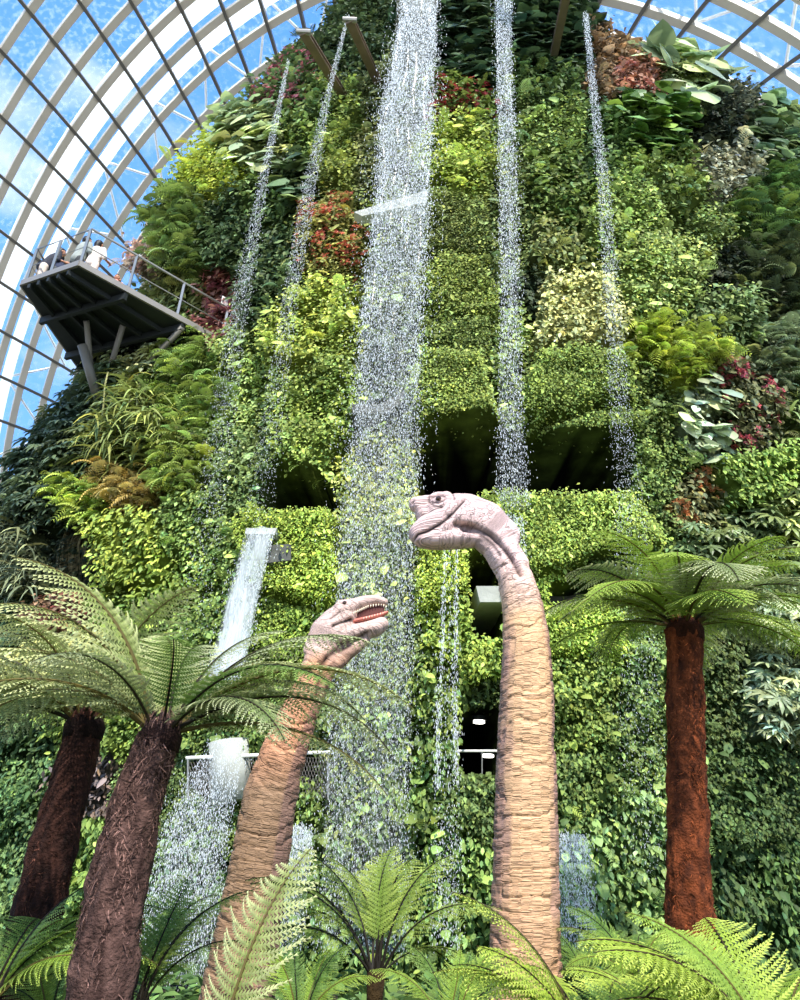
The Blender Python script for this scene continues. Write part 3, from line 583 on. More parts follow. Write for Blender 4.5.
# ------------------------------------------------------------------ waterfalls
_t = (1+5**.5)/2
def T_drop():
    V = np.array([[0, 0, 1.], [0, 0, -1.2], [.5, 0, 0], [-.5, 0, 0], [0, .5, 0], [0, -.5, 0]])
    return V, np.array([[0, 2, 4], [0, 4, 3], [0, 3, 5], [0, 5, 2], [1, 4, 2], [1, 3, 4], [1, 5, 3], [1, 2, 5]])
DV, DF = T_drop()
def drops(P, s, el):
    V = P[:, None]+DV[None]*np.stack([s, s, s*el], -1)[:, None]; Fc = DF[None]+(np.arange(len(P))*6)[:, None, None]
    return V.reshape(-1, 3), Fc.reshape(-1, 3)
def fall(label, Y, rows, n, s=(.007, .019), el=1.7, veil=None, edge=0., group=None, thick=.25):
    """rows: (u_left, u_right, v, density) down the fall, all hanging in a vertical curtain at depth Y"""
    L = np.array([at(r[0], r[2], Y=Y) for r in rows]); Rr = np.array([at(r[1], r[2], Y=Y) for r in rows]); d = np.array([r[3] for r in rows], float)
    zl = (L[:, 2]+Rr[:, 2])/2; W = Rr[:, 0]-L[:, 0]; zs_ = np.linspace(zl[0], zl[-1], 400)[::-1]
    o = np.argsort(zl); f = lambda q, a: np.interp(q, zl[o], a[o])
    w = f(zs_, W)*f(zs_, d); cdf = np.cumsum(w); cdf /= cdf[-1]
    z = np.interp(R_.random(n), cdf, zs_)+R_.normal(0, .05, n); z = np.minimum(z, zl.max()+R_.normal(0, .06, n))
    q = R_.random(n); nn = R_.normal(.5, .33, n); q = np.where(R_.random(n) < .35, np.clip(nn, -.25, 1.25), q)
    if edge: m = R_.random(n) < edge; q[m] = np.where(R_.random(m.sum()) < .5, R_.normal(.1, .09, m.sum()), R_.normal(.9, .09, m.sum()))
    q = q+.03*fbm(z*1.5, z*0+q*6, z*0, 2)
    x = f(z, L[:, 0])+q*f(z, W); y = Y+R_.normal(0, thick*.5, n)*np.clip((zl.max()-z)/6, .15, 1)
    V, Fc = drops(np.stack([x, y, z], 1), R_.uniform(*s, n)*np.clip((np.stack([x, y, z], 1)-CAM)@FW/21, .55, 1), R_.uniform(el*.6, el*1.5, n))
    root = empty('waterfall', ((L[-1]+Rr[-1])/2), label, 'waterfall', group)
    off = (L[-1]+Rr[-1])/2
    link('water_drops', mesh_np('water_drops', V-off, [Fc], M['drops']), root, kind='stuff')
    if veil:
        key, amt, layers = veil; vs, qs, cs = [], [], []; o_ = 0
        for ly in range(layers):
            zz_ = np.linspace(zl.max(), zl.min(), 60); qq = np.linspace(0, 1, 13); ZZ, QQ = np.meshgrid(zz_, qq, indexing='ij')
            X = f(ZZ, L[:, 0])+QQ*f(ZZ, W); Yy = Y+(ly-.5*(layers-1))*.22+.06*np.sin(QQ*9+ly*2)+.04*np.sin(ZZ*2+QQ*5)
            vs.append(np.stack([X, Yy, ZZ], -1).reshape(-1, 3)); i_ = (np.arange(59)[:, None]*13+np.arange(12)[None]).ravel()
            qs.append(np.stack([i_, i_+1, i_+14, i_+13], 1)+o_); o_ += 60*13
            al = amt*f(ZZ, d)*np.clip(np.sin(QQ*math.pi)*1.8, 0, 1); cs.append(np.repeat(al.reshape(-1, 1), 3, 1))
        link('water_veil', mesh_np('water_veil', np.concatenate(vs)-off, [np.concatenate(qs)], M[key], np.concatenate(cs), smooth=True), root)
    return root
fall('widest tall white waterfall down the centre of the mountain, falling between the two dinosaurs', 12.0,
     [(400, 437, -30, 1.2), (400, 437, 14, 1.2), (379, 433, 120, 1.0), (374, 430, 200, 1.0), (362, 424, 300, .85), (354, 420, 400, .75), (340, 416, 520, .62), (330, 414, 650, .6), (322, 412, 800, .6), (318, 410, 950, .6)],
     42000, edge=.22, veil=('veil', .5, 2), thick=.5)
fall('second tall narrow waterfall ending in the large dark opening above the tall dinosaur', 12.0,
     [(494, 512, -30, 1.3), (496, 512, 60, 1.3), (498, 518, 180, 1), (500, 520, 300, .9), (498, 524, 420, .9), (496, 530, 502, .8), (500, 532, 512, .2)], 9500, veil=('veil', .5, 1))
fall('thin long waterfall at the right, thinnest at its top against the sky', 12.0,
     [(583, 588, 12, 2), (588, 596, 80, 1.6), (597, 609, 180, 1.1), (604, 620, 300, .9), (610, 632, 420, .7), (616, 648, 540, .4), (620, 662, 700, .3), (622, 668, 880, .22)], 7500, s=(.006, .015), thick=.12)
fall('leftmost thin faint waterfall falling past the end of the viewing platform', 12.2,
     [(287, 290, 60, 1.6), (259, 268, 180, 1), (232, 250, 300, .7), (208, 234, 430, .45), (184, 216, 580, .2), (176, 206, 640, .1)], 5200, s=(.005, .013), thick=.12)
fall('thin faint waterfall between the leftmost one and the widest waterfall', 12.4,
     [(347, 350, 14, 1.8), (323, 330, 100, 1.2), (300, 314, 200, 1), (282, 298, 300, .8), (264, 286, 400, .5), (250, 276, 480, .35), (244, 274, 520, .2)], 5600, s=(.005, .013), thick=.12)
fall('smooth sheet of water sliding off the concrete chute behind the leaning tree fern', 12.3,
     [(247, 275, 530, .5), (238, 268, 560, .6), (228, 258, 600, .9), (218, 250, 640, 1), (204, 240, 680, 1.2)], 4000, veil=('sheet', 1.0, 2))
fall('white spreading falls at lower left, between the leaning trunk and the small dinosaur neck', 12.0,
     [(210, 246, 738, .3), (186, 240, 780, .8), (160, 230, 830, 1), (146, 222, 890, 1), (140, 216, 1000, .8)], 8500, veil=('veil', .3, 2), thick=.9)
fall('pair of thin water strings falling under the tall dinosaur chin', 12.0,
     [(444, 458, 546, .8), (440, 458, 640, .8), (436, 458, 720, 1), (434, 460, 790, 1)], 1700, edge=.7, el=2.4)
fall('short white cascade right of the foot of the tall neck', 11.9,
     [(558, 586, 834, 1), (556, 590, 852, 1), (558, 594, 872, .5), (560, 596, 920, .4), (562, 598, 950, .3)], 2600, veil=('veil', .8, 2), thick=.7)
fall('small bright cascade right of the small dinosaur neck', 11.9,
     [(291, 313, 826, 1), (288, 312, 850, 1), (284, 310, 870, .4), (278, 304, 950, .3)], 1700, veil=('veil', .8, 2), thick=.7)
fall('broken trickle of white water left of the foot of the tall neck', 12.0,
     [(436, 462, 800, .3), (434, 462, 860, 1), (430, 460, 950, .8)], 900)
fall('short faint spray falling beside the top of the tall neck behind the right tree fern', 12.0,
     [(500, 522, 515, 1), (506, 528, 560, .3)], 700)

# ------------------------------------------------------------------ concrete ledges and fittings
def box_px(name, label, cat, pts, Y, depth, mat, kind=None):
    """extruded outline hanging at depth Y"""
    A_ = np.array([at(*p, Y=Y) for p in pts]); B_ = A_+np.array([0, depth, 0]); k = len(pts); c = A_.mean(0)
    Fs = [np.arange(k)[None], (np.arange(k)[::-1]+k)[None], np.array([[i, i+k, (i+1) % k+k, (i+1) % k] for i in range(k)])]
    by = {}
    for f in Fs: by.setdefault(f.shape[1], []).append(f)
    o = link(name, mesh_np(name, np.concatenate([A_, B_])-c, [np.concatenate(f) for f in by.values()], mat), label=label, category=cat); o.location = Vector(c.tolist())
    return o
box_px('concrete_ledge', 'pale slanting concrete ledge behind the upper widest waterfall', 'ledge', [(354, 212), (427, 190), (427, 202), (362, 216)], 12.5, .25, M['concrete'])
box_px('concrete_ledge', 'dark wet concrete ledge behind the middle of the widest waterfall', 'ledge', [(352, 404), (380, 404), (414, 386), (416, 394), (384, 414), (352, 412)], 12.6, 1.2, M['dark_concrete'])
box_px('water_chute', 'grey concrete chute lip from which the smooth water sheet slides', 'chute', [(246, 528), (277, 528), (275, 534), (245, 534)], 12.36, 2.2, M['concrete'])
box_px('concrete_beam', 'small dark concrete block beside the top of the water chute', 'beam', [(268, 545), (291, 544), (291, 560), (266, 563)], 12.5, .8, M['dark_concrete'])
box_px('concrete_beam', 'light grey concrete beam end left of the tall dinosaur neck', 'beam', [(476, 586), (506, 586), (506, 602), (480, 602)], 12.4, 2.4, M['concrete'])
box_px('concrete_beam', 'grey horizontal concrete beam behind the left fronds of the right tree fern', 'beam', [(540, 588), (640, 590), (640, 604), (540, 604)], 13.6, 1.6, M['dark_concrete'])
box_px('spout_lip', 'flat metal lip pouring the widest waterfall at the top', 'spout', [(397, -34), (440, -34), (440, -26), (397, -26)], 12.2, 3.5, M['steel'])
def steel_beam(a, b, Ya, Yb, label, w=.22):
    A_, B_ = at(*a, Y=Ya), at(*b, Y=Yb); r = empty('steel_beam', B_, label, 'beam')
    m = MB(); m.bar(A_, B_, w, w*.18, (0, .5, 1)); m.build('flange', M['brown_steel'], r)
    m = MB(); m.bar(A_-np.array([0, 0, w*.35]), B_-np.array([0, 0, w*.35]), w*.2, w*.6, (0, .5, 1)); m.bar(A_-np.array([0, 0, w*.7]), B_-np.array([0, 0, w*.7]), w, w*.14, (0, .5, 1)); m.build('web', M['brown_steel'], r)
    m = MB(); m.tube([A_-np.array([.18, 0, .08]), A_+np.array([.18, 0, -.08])], .07, 10); m.build('pulley', M['steel'], r)
steel_beam((304, 30), (346, 98), 11.8, 14.9, 'left one of two weathered steel beams jutting from the top of the mountain')
steel_beam((350, 18), (378, 80), 11.8, 14.4, 'weathered steel beam nearest the left side of the widest waterfall top')
steel_beam((566, -6), (554, 52), 12.0, 14.2, 'dark weathered steel beam at the top edge, left of the right thin waterfall')
# gallery opening beside the tall neck
r = empty('gallery_railing', at(480, 752, Y=13.0), 'thin white handrail across the dark opening left of the tall neck', 'railing')
m = MB(); m.tube([at(455, 751, Y=12.9), at(510, 751, Y=12.9)], .02, 8); m.build('handrail', M['white_steel'], r)
m = MB()
for uu in (458, 482, 506): m.tube([at(uu, 751, Y=12.9), at(uu, 778, Y=12.9)], .012, 6)
m.build('railing_post', M['steel'], r)
lampm, nt, N, L = newmat('lamp_glow'); e = N('ShaderNodeEmission'); e.inputs[0].default_value = (1, .97, .85, 1); e.inputs[1].default_value = 6; L(e.outputs[0], N('ShaderNodeOutputMaterial').inputs[0])
def ceil_lamp(u, v, label):
    c = at(u, v, Y=13.6); r = empty('ceiling_lamp', c, label, 'lamp'); m = MB(); m.tube([c, c+np.array([0, 0, .05])], .10, 16); m.build('diffuser', lampm, r)
    m = MB(); m.tube([c+np.array([0, 0, .04]), c+np.array([0, 0, .12])], .13, 16); m.build('housing', M['dark_steel'], r)
ceil_lamp(479, 723, 'upper small round lamp glowing in the dark opening left of the tall neck')
ceil_lamp(488, 757, 'small round lamp glowing just below the white handrail')
# left gallery railing with wire mesh
r = empty('mesh_railing', at(250, 790, Y=12.6), 'wire mesh railing with pale handrail behind the small dinosaur neck', 'railing')
m = MB(); m.tube([at(186, 758, Y=12.6), at(262, 755, Y=12.6), at(330, 752, Y=12.6)], .028, 8); m.build('handrail', M['white_steel'], r)
for uu in (188, 262, 328): m = MB(); m.tube([at(uu, 756, Y=12.6), at(uu, 800, Y=12.6)], .02, 6); m.build('post', M['steel'], r)
m = MB()
for k in range(48):
    uu = 186+k*3; m.tube([at(uu, 757, Y=12.62), at(uu+14, 798, Y=12.62)], .004, 3); m.tube([at(uu+14, 757, Y=12.62), at(uu, 798, Y=12.62)], .004, 3)
m.build('wire_mesh', M['purlin'], r)
m = MB(); m.tube([at(213, 738, Y=12.5)+np.array([.2, .3, 0]), at(228, 800, Y=12.5)+np.array([0, .3, 0])], .32, 24)
m.build('concrete_column', M['concrete'], smooth=True, label='pale round column wet with falling water behind the leaning tree fern crown', category='column')
# hanging roots
m = MB()
for k in range(34):
    uu = 55+R_.uniform(0, 36); a = at(uu+6, 528+R_.uniform(-6, 12), Y=15.2); b = at(uu-4+R_.uniform(-4, 4), 580+R_.uniform(-12, 34), Y=15.0); mid = (a+b)/2+np.array([R_.normal(0, .06), -.12, 0])
    m.tube([a, mid, b], R_.uniform(.012, .03), 5, lin((150, 138, 104))*R_.uniform(.5, 1.1))
m.build('hanging_roots', M['bark'], smooth=True, label='bundle of pale aerial roots hanging in the dark hollow at left', category='roots')
m = MB(); m.tube([at(105, 385, Y=14.2), at(103, 410, Y=14.1), at(99, 440, Y=14.3)], .018, 6, lin((150, 150, 100))); m.tube([at(108, 372, Y=14.4), at(105, 385, Y=14.2)], .02, 6, lin((150, 150, 100)))
m.build('hanging_vine', M['bark'], label='single pale vine hanging below the viewing platform', category='vine')

# ------------------------------------------------------------------ viewing platform with visitors
H = 13.0; pA, pB, pC, pD = at(20, 287, z=H), at(78, 267, z=H), at(238, 354, z=H), at(95, 394, z=H)
pC = pC+(pC-pB)*.25; pD = pD+(pD-pA)*.15
plat = empty('viewing_platform', (pA+pB+pC+pD)/4, 'dark cantilevered viewing platform with steel railing jutting from the left of the mountain', 'platform')
def slab(Ps, z0, z1):
    A_ = np.array([[p[0], p[1], z0] for p in Ps]); B_ = np.array([[p[0], p[1], z1] for p in Ps]); k = len(Ps); m = MB()
    m.add(np.concatenate([A_, B_]), [np.arange(k)[None], (np.arange(k)[::-1]+k)[None], np.array([[i, i+k, (i+1) % k+k, (i+1) % k] for i in range(k)])]); return m
cen = (pA+pB+pC+pD)/4
slab([cen+(p-cen)*.985 for p in (pA, pB, pC, pD)], H+.02, H+.16).build('deck', M['dark_steel'], plat)
m = MB()
for a, b in ((pA, pB), (pB, pC), (pD, pA)): m.bar(a+np.array([0, 0, .11]), b+np.array([0, 0, .11]), .05, .15)
m.build('edge_beam', M['deck_edge'], plat)
m = MB(); ax = (pC-pB)/np.linalg.norm(pC-pB)
for k in range(1, 6):
    f = k/6; a = pA*(1-f)+pB*f; b = pD*(1-f)+pC*f; m.bar(a+np.array([0, 0, -.05]), b+np.array([0, 0, -.05]), .07, .12)
for f in (.22, .5, .78): m.bar(pA*(1-f)+pD*f-np.array([0, 0, .09]), pB*(1-f)+pC*f-np.array([0, 0, .09]), .09, .18)
m.build('floor_beams', M['dark_steel'], plat)
foot = at(100, 400, Y=16.2); m = MB()
for q in (pA*.62+pC*.38, pB*.7+pD*.3, (pB+pC)/2):
    m.tube([foot+np.array([0, 0, -.5]), q+np.array([0, 0, -.1])], .07, 10)
m.tube([at(82, 345, Y=14.6), at(98, 400, Y=15.2)], .11, 12)
m.build('strut', M['purlin'], plat, smooth=True)
def inset(p): return p+(cen-p)*.03
rails = [inset(pD), inset(pA), inset(pB), inset(pC)]
posts = [(1, 0.), (1, .45), (1, .98), (2, .22), (2, .47), (2, .72), (2, .95), (0, .5)]
for s_, f in posts:
    p = rails[s_]*(1-f)+rails[s_+1]*f; m = MB(); m.bar(p+np.array([0, 0, .1]), p+np.array([0, 0, 1.2]), .035, .06, (1, 0, 0)); m.build('railing_post', M['steel'], plat)
for nm, hh, rr in (('top_rail', 1.2, .028), ('mid_rail', .68, .014)):
    m = MB(); m.tube([p+np.array([0, 0, hh]) for p in rails], rr, 8); m.build(nm, M['steel'], plat)
s_ = rails[2]*.28+rails[3]*.72+np.array([0, 0, 1.32]); m = MB(); m.bar(s_-ax*.22, s_+ax*.22, .02, .3); sg = m.build('notice_panel', M['white_steel'])
sg['label'] = 'small white notice panel fixed to the platform railing'; sg['category'] = 'sign'

# ------------------------------------------------------------------ blob bodies (one continuous remeshed surface)
def ico(sub=3):
    import bmesh
    b = bmesh.new(); bmesh.ops.create_icosphere(b, subdivisions=sub, radius=1); V = np.array([v.co[:] for v in b.verts]); Fc = np.array([[v.index for v in f.verts] for f in b.faces]); b.free(); return V, Fc
IV, IF = ico(3)
def balls(chains, step=.22):
    """chains of (x, y, z, r[, lateral factor]) -> list of ellipsoid centres/radii"""
    out = []
    for ch in chains:
        ch = [tuple(c)+((1.,) if len(c) == 4 else ()) for c in ch]
        if len(ch) == 1: out.append(ch[0]); continue
        for a, b in zip(ch[:-1], ch[1:]):
            a, b = np.array(a), np.array(b); L = np.linalg.norm(b[:3]-a[:3]); k = max(1, int(L/(step*max(.01, min(a[3], b[3])))))
            for q in range(k+1): out.append(tuple(a+(b-a)*q/k))
    return out
def blob_mesh(chains, voxel, smooth_it, step=.22, facx=False):
    bl = balls(chains, step); V = []; Fc = []; o = 0
    for b in bl:
        s = np.array([b[3]*(b[4] if facx else 1), b[3]*(1 if facx else b[4]), b[3]]); V.append(IV*s+np.array(b[:3])); Fc.append(IF+o); o += len(IV)
    me = mesh_np('tmp', np.concatenate(V), [np.concatenate(Fc)], [])
    ob = bpy.data.objects.new('tmp', me); COL.objects.link(ob)
    rm = ob.modifiers.new('r', 'REMESH'); rm.mode = 'VOXEL'; rm.voxel_size = voxel
    sm = ob.modifiers.new('s', 'SMOOTH'); sm.iterations = smooth_it; sm.factor = .5
    dg = bpy.context.evaluated_depsgraph_get(); e = ob.evaluated_get(dg); m2 = e.to_mesh()
    V = np.empty(len(m2.vertices)*3); m2.vertices.foreach_get('co', V); V = V.reshape(-1, 3)
    Nn = np.empty(len(m2.vertices)*3); m2.vertices.foreach_get('normal', Nn); Nn = Nn.reshape(-1, 3)
    npo = len(m2.polygons); tot = np.empty(npo, np.int32); m2.polygons.foreach_get('loop_total', tot); lv = np.empty(len(m2.loops), np.int32); m2.loops.foreach_get('vertex_index', lv)
    st = np.concatenate([[0], np.cumsum(tot)[:-1]]); fs = {int(q): lv[(st[tot == q][:, None]+np.arange(q)[None])] for q in np.unique(tot)}
    e.to_mesh_clear(); bpy.data.objects.remove(ob); bpy.data.meshes.remove(me)
    return V, Nn, list(fs.values())

def segdist(px, py, line):
    """distance to polyline and arc parameter"""
    best = np.full(len(px), 1e9); par = np.zeros(len(px)); acc = 0
    for (a, b) in zip(line[:-1], line[1:]):
        ax_, ay_ = a[0], a[1]; dx, dy = b[0]-ax_, b[1]-ay_; L2 = dx*dx+dy*dy; L = math.sqrt(L2)
        t = np.clip(((px-ax_)*dx+(py-ay_)*dy)/L2, 0, 1); d = np.hypot(px-ax_-t*dx, py-ay_-t*dy)
        m = d < best; best[m] = d[m]; par[m] = acc+t[m]*L; acc += L
    return best, par

def dino(name, label, Y, chains_px, center, grooves, ridges, voxel, colfn, headlen=60):
    """chains_px: lists of (u, v, r_px, lateral factor, y offset m)"""
    ch = []
    for c in chains_px:
        ch.append([(lambda P, r, lf: (P[0], P[1], P[2], r*mpp(P), lf))(at(q[0], q[1], Y=Y)+np.array([0, q[4] if len(q) > 4 else 0, 0]), q[2], q[3] if len(q) > 3 else 1.) for q in c])
    V, Nn, Fs = blob_mesh(ch, voxel, 9)
    Vp = V.copy(); Vp[:, 1] = Y; u, v, _ = proj(Vp)      # side view coordinates of every skin point
    d, s = segdist(u, v, center); m0 = mpp(at(center[0][0], center[0][1], Y=Y)); sm = s*m0
    th = np.arctan2(Nn[:, 0], -Nn[:, 1])
    w = fbm(sm*.5+3, th*.8, th*0, 2)
    nz = vn(sm*9+w*.8, th*.5+20, th*0+3); nz2 = vn(sm*22+w*1.2, th*.8+9, th*0+30)
    hm = np.clip((s-s.max()+headlen)/12, 0, 1); neck = 1-.85*hm
    rs = sm*(1-hm)+hm*(sm*1.0); rt = th*(1-hm)+hm*(V[:, 2]*18+V[:, 1]*14)
    disp = -.016*np.exp(-(nz/.09)**2)-.007*np.exp(-(nz2/.12)**2)+.008*fbm(V[:, 0]*7, V[:, 1]*7, V[:, 2]*7, 3)
    disp = disp*neck
    side = np.clip(np.abs(Nn[:, 1])*1.6, 0, 1)
    for line, wd, dep in grooves:
        dd, _ = segdist(u, v, line); disp -= dep*np.exp(-(dd/wd)**2)*side
    for line, wd, dep in ridges:
        dd, _ = segdist(u, v, line); disp += dep*np.exp(-(dd/wd)**2)*side
    V = V+Nn*disp[:, None]
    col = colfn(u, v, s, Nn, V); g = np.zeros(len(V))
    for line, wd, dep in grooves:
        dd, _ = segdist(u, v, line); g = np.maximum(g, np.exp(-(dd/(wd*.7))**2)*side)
    col = col*(1-.75*g[:, None]); dd, _ = segdist(u, v, grooves[0][0]); col = col*(1-(.85*np.exp(-(dd/1.1)**2)*side)[:, None])  # hide colour darkened along grooves and mouth line, painting in crease shade
    gz_ = float(V[:, 2].min()); base = np.array([V[V[:, 2] < gz_+.3][:, 0].mean(), Y, 0.])
    root = empty(name, base, label, 'dinosaur')
    link('body', mesh_np('body', V-base, Fs, M['hide'], col, smooth=True, extra=np.stack([rs, rt, th*0], 1)), root)
    return root, base
def mixc(a, b, t): t = np.clip(t, 0, 1)[:, None]; return a*(1-t)+b*t
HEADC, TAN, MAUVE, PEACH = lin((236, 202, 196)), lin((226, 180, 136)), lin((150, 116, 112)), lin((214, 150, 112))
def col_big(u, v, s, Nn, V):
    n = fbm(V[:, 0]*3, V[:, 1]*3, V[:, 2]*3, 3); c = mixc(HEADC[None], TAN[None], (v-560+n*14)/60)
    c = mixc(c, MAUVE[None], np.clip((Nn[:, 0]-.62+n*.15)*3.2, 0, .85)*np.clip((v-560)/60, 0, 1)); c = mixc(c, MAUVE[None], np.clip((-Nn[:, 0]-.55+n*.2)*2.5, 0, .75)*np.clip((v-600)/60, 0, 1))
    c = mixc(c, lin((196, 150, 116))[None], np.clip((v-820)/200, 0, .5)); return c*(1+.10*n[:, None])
bigC = [(524, 1060), (525, 1000), (526, 900), (526, 800), (527, 700), (527, 640), (522, 600), (512, 566), (496, 541), (474, 523), (440, 520)]
DY = 8.0
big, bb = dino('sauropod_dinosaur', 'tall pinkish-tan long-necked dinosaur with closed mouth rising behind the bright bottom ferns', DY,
 [[(520, 1110, 52, 1.1, .1), (524, 1060, 42, 1.05, .05), (525, 1000, 38, 1), (525.5, 900, 34.5, 1), (526, 800, 31.5, 1), (526.5, 700, 27.5, 1), (526.5, 640, 23.5, 1), (521.5, 600, 20, 1), (512, 568, 18, .95), (498, 545, 18, .9), (480, 528, 19, .85)],
  [(500, 536, 20, .7), (484, 522, 23, .75), (466, 517, 25, .75), (450, 515, 23, .8), (442, 513, 20, .8)],       # skull
  [(456, 521, 24, .7), (440, 525, 19, .85), (428, 530, 15, .95), (421, 534, 12.5, 1.0)],                          # muzzle
  [(470, 538, 10, 1.4), (450, 540, 9.5, 1.6), (432, 541, 8.5, 1.6), (423, 541, 7, 1.6)],                           # lower jaw
  [(446, 500, 8.5, 1.3), (433, 503, 8.8, 1.2), (422, 504, 8.2, 1.1), (416.5, 504.8, 8, 1.15)],                            # nasal crest
  [(424, 514, 9, 1.2)]],
 bigC,
 [([(411, 545), (417, 539), (428, 536), (440, 530), (452, 520), (462, 508)], 1.7, .028),
  ([(455, 531), (474, 534), (488, 541), (500, 553), (510, 566), (518, 580)], 3.2, .06),
  ([(462, 534), (476, 538), (490, 549), (498, 560)], 2.5, .02),
  ([(413, 504), (412, 506)], 1.6, .02), ([(429, 498), (428, 506), (433, 512), (440, 514)], 1.6, .018), ([(431, 507), (437, 509), (443, 506)], 1.3, .022), ([(431, 502), (437, 499), (444, 502)], 1.3, .018), ([(452, 495), (453, 506)], 1.5, .012)],
 [([(429, 500), (437, 496), (447, 500)], 2.0, .016), ([(430, 511), (438, 513), (446, 509)], 1.6, .014), ([(414, 543), (430, 541), (446, 534), (458, 522)], 1.8, .012)], .012, col_big)
def eyeball(root, base, u, v, Y, off, r):
    c = at(u, v, Y=Y)+np.array([0, off, 0]); V, Fc = IV, IF
    link('eye', mesh_np('eye', V*r+c-base, [Fc], M['eye'], smooth=True), root)
eyeball(big, bb, 437.5, 504.5, DY, -.158, .034); eyeball(big, bb, 437.5, 504.5, DY, .158, .034)

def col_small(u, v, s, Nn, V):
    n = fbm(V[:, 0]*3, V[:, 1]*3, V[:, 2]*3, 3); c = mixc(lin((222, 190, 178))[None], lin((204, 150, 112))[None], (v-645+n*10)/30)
    c = mixc(c, PEACH[None], np.clip((v-690)/40, 0, .6)); c = mixc(c, lin((150, 122, 94))[None], np.clip((v-740)/60, 0, .9)); c = mixc(c, MAUVE[None]*.7, np.clip((Nn[:, 0]-.45)*2.5, 0, .6)*np.clip((v-640)/50, 0, 1))  # grey-brown on the lower neck is shade put into the hide colour
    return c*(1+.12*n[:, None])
SY = 8.6
smC = [(226, 1060), (237, 1000), (252, 900), (270, 800), (287, 745), (305, 700), (316, 676), (326, 655), (340, 632), (365, 615)]
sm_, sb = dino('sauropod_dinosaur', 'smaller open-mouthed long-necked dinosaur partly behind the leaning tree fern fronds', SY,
 [[(222, 1110, 48, 1.1), (230, 1060, 42, 1), (237, 1000, 38, 1), (253, 900, 31, 1), (269.5, 800, 27.5, 1), (286, 745, 22.5, 1), (304, 702, 18, 1), (315, 678, 17, .95), (322, 660, 18, .9), (328, 645, 18, .85), (335, 629, 18, .85)],
  [(318, 650, 15, .8), (326, 632, 16, .85), (336, 621, 14.5, .9), (346, 616, 12, 1.0)],
  [(341, 612, 9.5, 1.4), (352, 608, 8.5, 1.5), (364, 603, 7, 1.6), (376, 601, 5.6, 1.8), (384, 603, 4.4, 1.9)],   # upper jaw
  [(336, 640, 12, 1.2), (350, 635, 9.5, 1.4), (364, 631.5, 9, 1.5), (376, 628, 8.6, 1.45), (381.5, 624.5, 7.4, 1.4)],    # lower jaw
  [(330, 660, 14, .8), (346, 650, 11, .8), (362, 640, 8, .9)],                                                    # throat
  [(341, 606, 5, 2.2), (348, 604, 4, 2.2)]],
 smC,
 [([(333, 630), (342, 626), (352, 622)], 1.8, .03), ([(331, 642), (340, 648), (356, 642), (368, 636)], 2.0, .03), ([(322, 668), (336, 655), (350, 647)], 3.4, .045),
  ([(318, 700), (322, 676), (328, 662)], 2.5, .03), ([(344, 606), (345, 607)], 2.5, .015), ([(331, 622), (340, 616)], 1.5, .01)],
 [([(338, 603), (346, 600), (352, 603)], 1.6, .012)], .012, col_small, 50)
def plate(name, mat, px, Y, y0, y1, root, base):
    m = MB(); A_ = np.array([at(*p, Y=Y) for p in px]); k = len(px); a = A_.copy(); a[:, 1] += y0; b = A_.copy(); b[:, 1] += y1
    m.add(np.concatenate([a, b]), [np.arange(k)[None], (np.arange(k)[::-1]+k)[None], np.array([[i, i+k, (i+1) % k+k, (i+1) % k] for i in range(k)])]); return m.build(name, mat, root)
mouth = plate('mouth_lining', M['mouth'], [(346, 622), (353, 612), (366, 606), (378, 602), (385, 604), (384, 618), (366, 624), (352, 627)], SY, -.045, .045, sm_, sb)
V, Nn, Fs = blob_mesh([[(lambda P: (P[0], P[1], P[2], r*mpp(P), 2.0))(at(uu, vv, Y=SY)+np.array([0, -.02, 0])) for uu, vv, r in ((354, 622, 2.2), (368, 619, 2.3), (380, 616, 2.2), (387, 613, 1.6))]], .008, 3)
link('tongue', mesh_np('tongue', V-sb, Fs, M['tongue'], smooth=True), mouth)
mt = MB()
for k in range(15):
    f = k/14; uu, vv = np.interp(f, [0, .5, .85, 1], [354, 368, 381, 386]), np.interp(f, [0, .5, .85, 1], [616, 609, 606.5, 609])
    for sd in (-.1, .1):
        c = at(uu, vv, Y=SY)+np.array([0, sd*(1-.35*f), 0]); mt.tube([c+np.array([0, 0, .02]), c-np.array([0, 0, .002]), c-np.array([0, 0, .016])], [.008, .006, .002], 6)
for k in range(8):
    f = k/7; uu, vv = np.interp(f, [0, 1], [364, 383]), np.interp(f, [0, 1], [620, 614])
    for sd in (-.1, .1):
        c = at(uu, vv, Y=SY)+np.array([0, sd*(1-.3*f), 0]); mt.tube([c-np.array([0, 0, .02]), c+np.array([0, 0, .004])], [.006, .002], 6)
tm = mt.build('teeth', M['tooth'], sm_, smooth=True); tm.parent = mouth
eyeball(sm_, sb, 345, 606, SY, -.115, .026); eyeball(sm_, sb, 345, 606, SY, .115, .026)

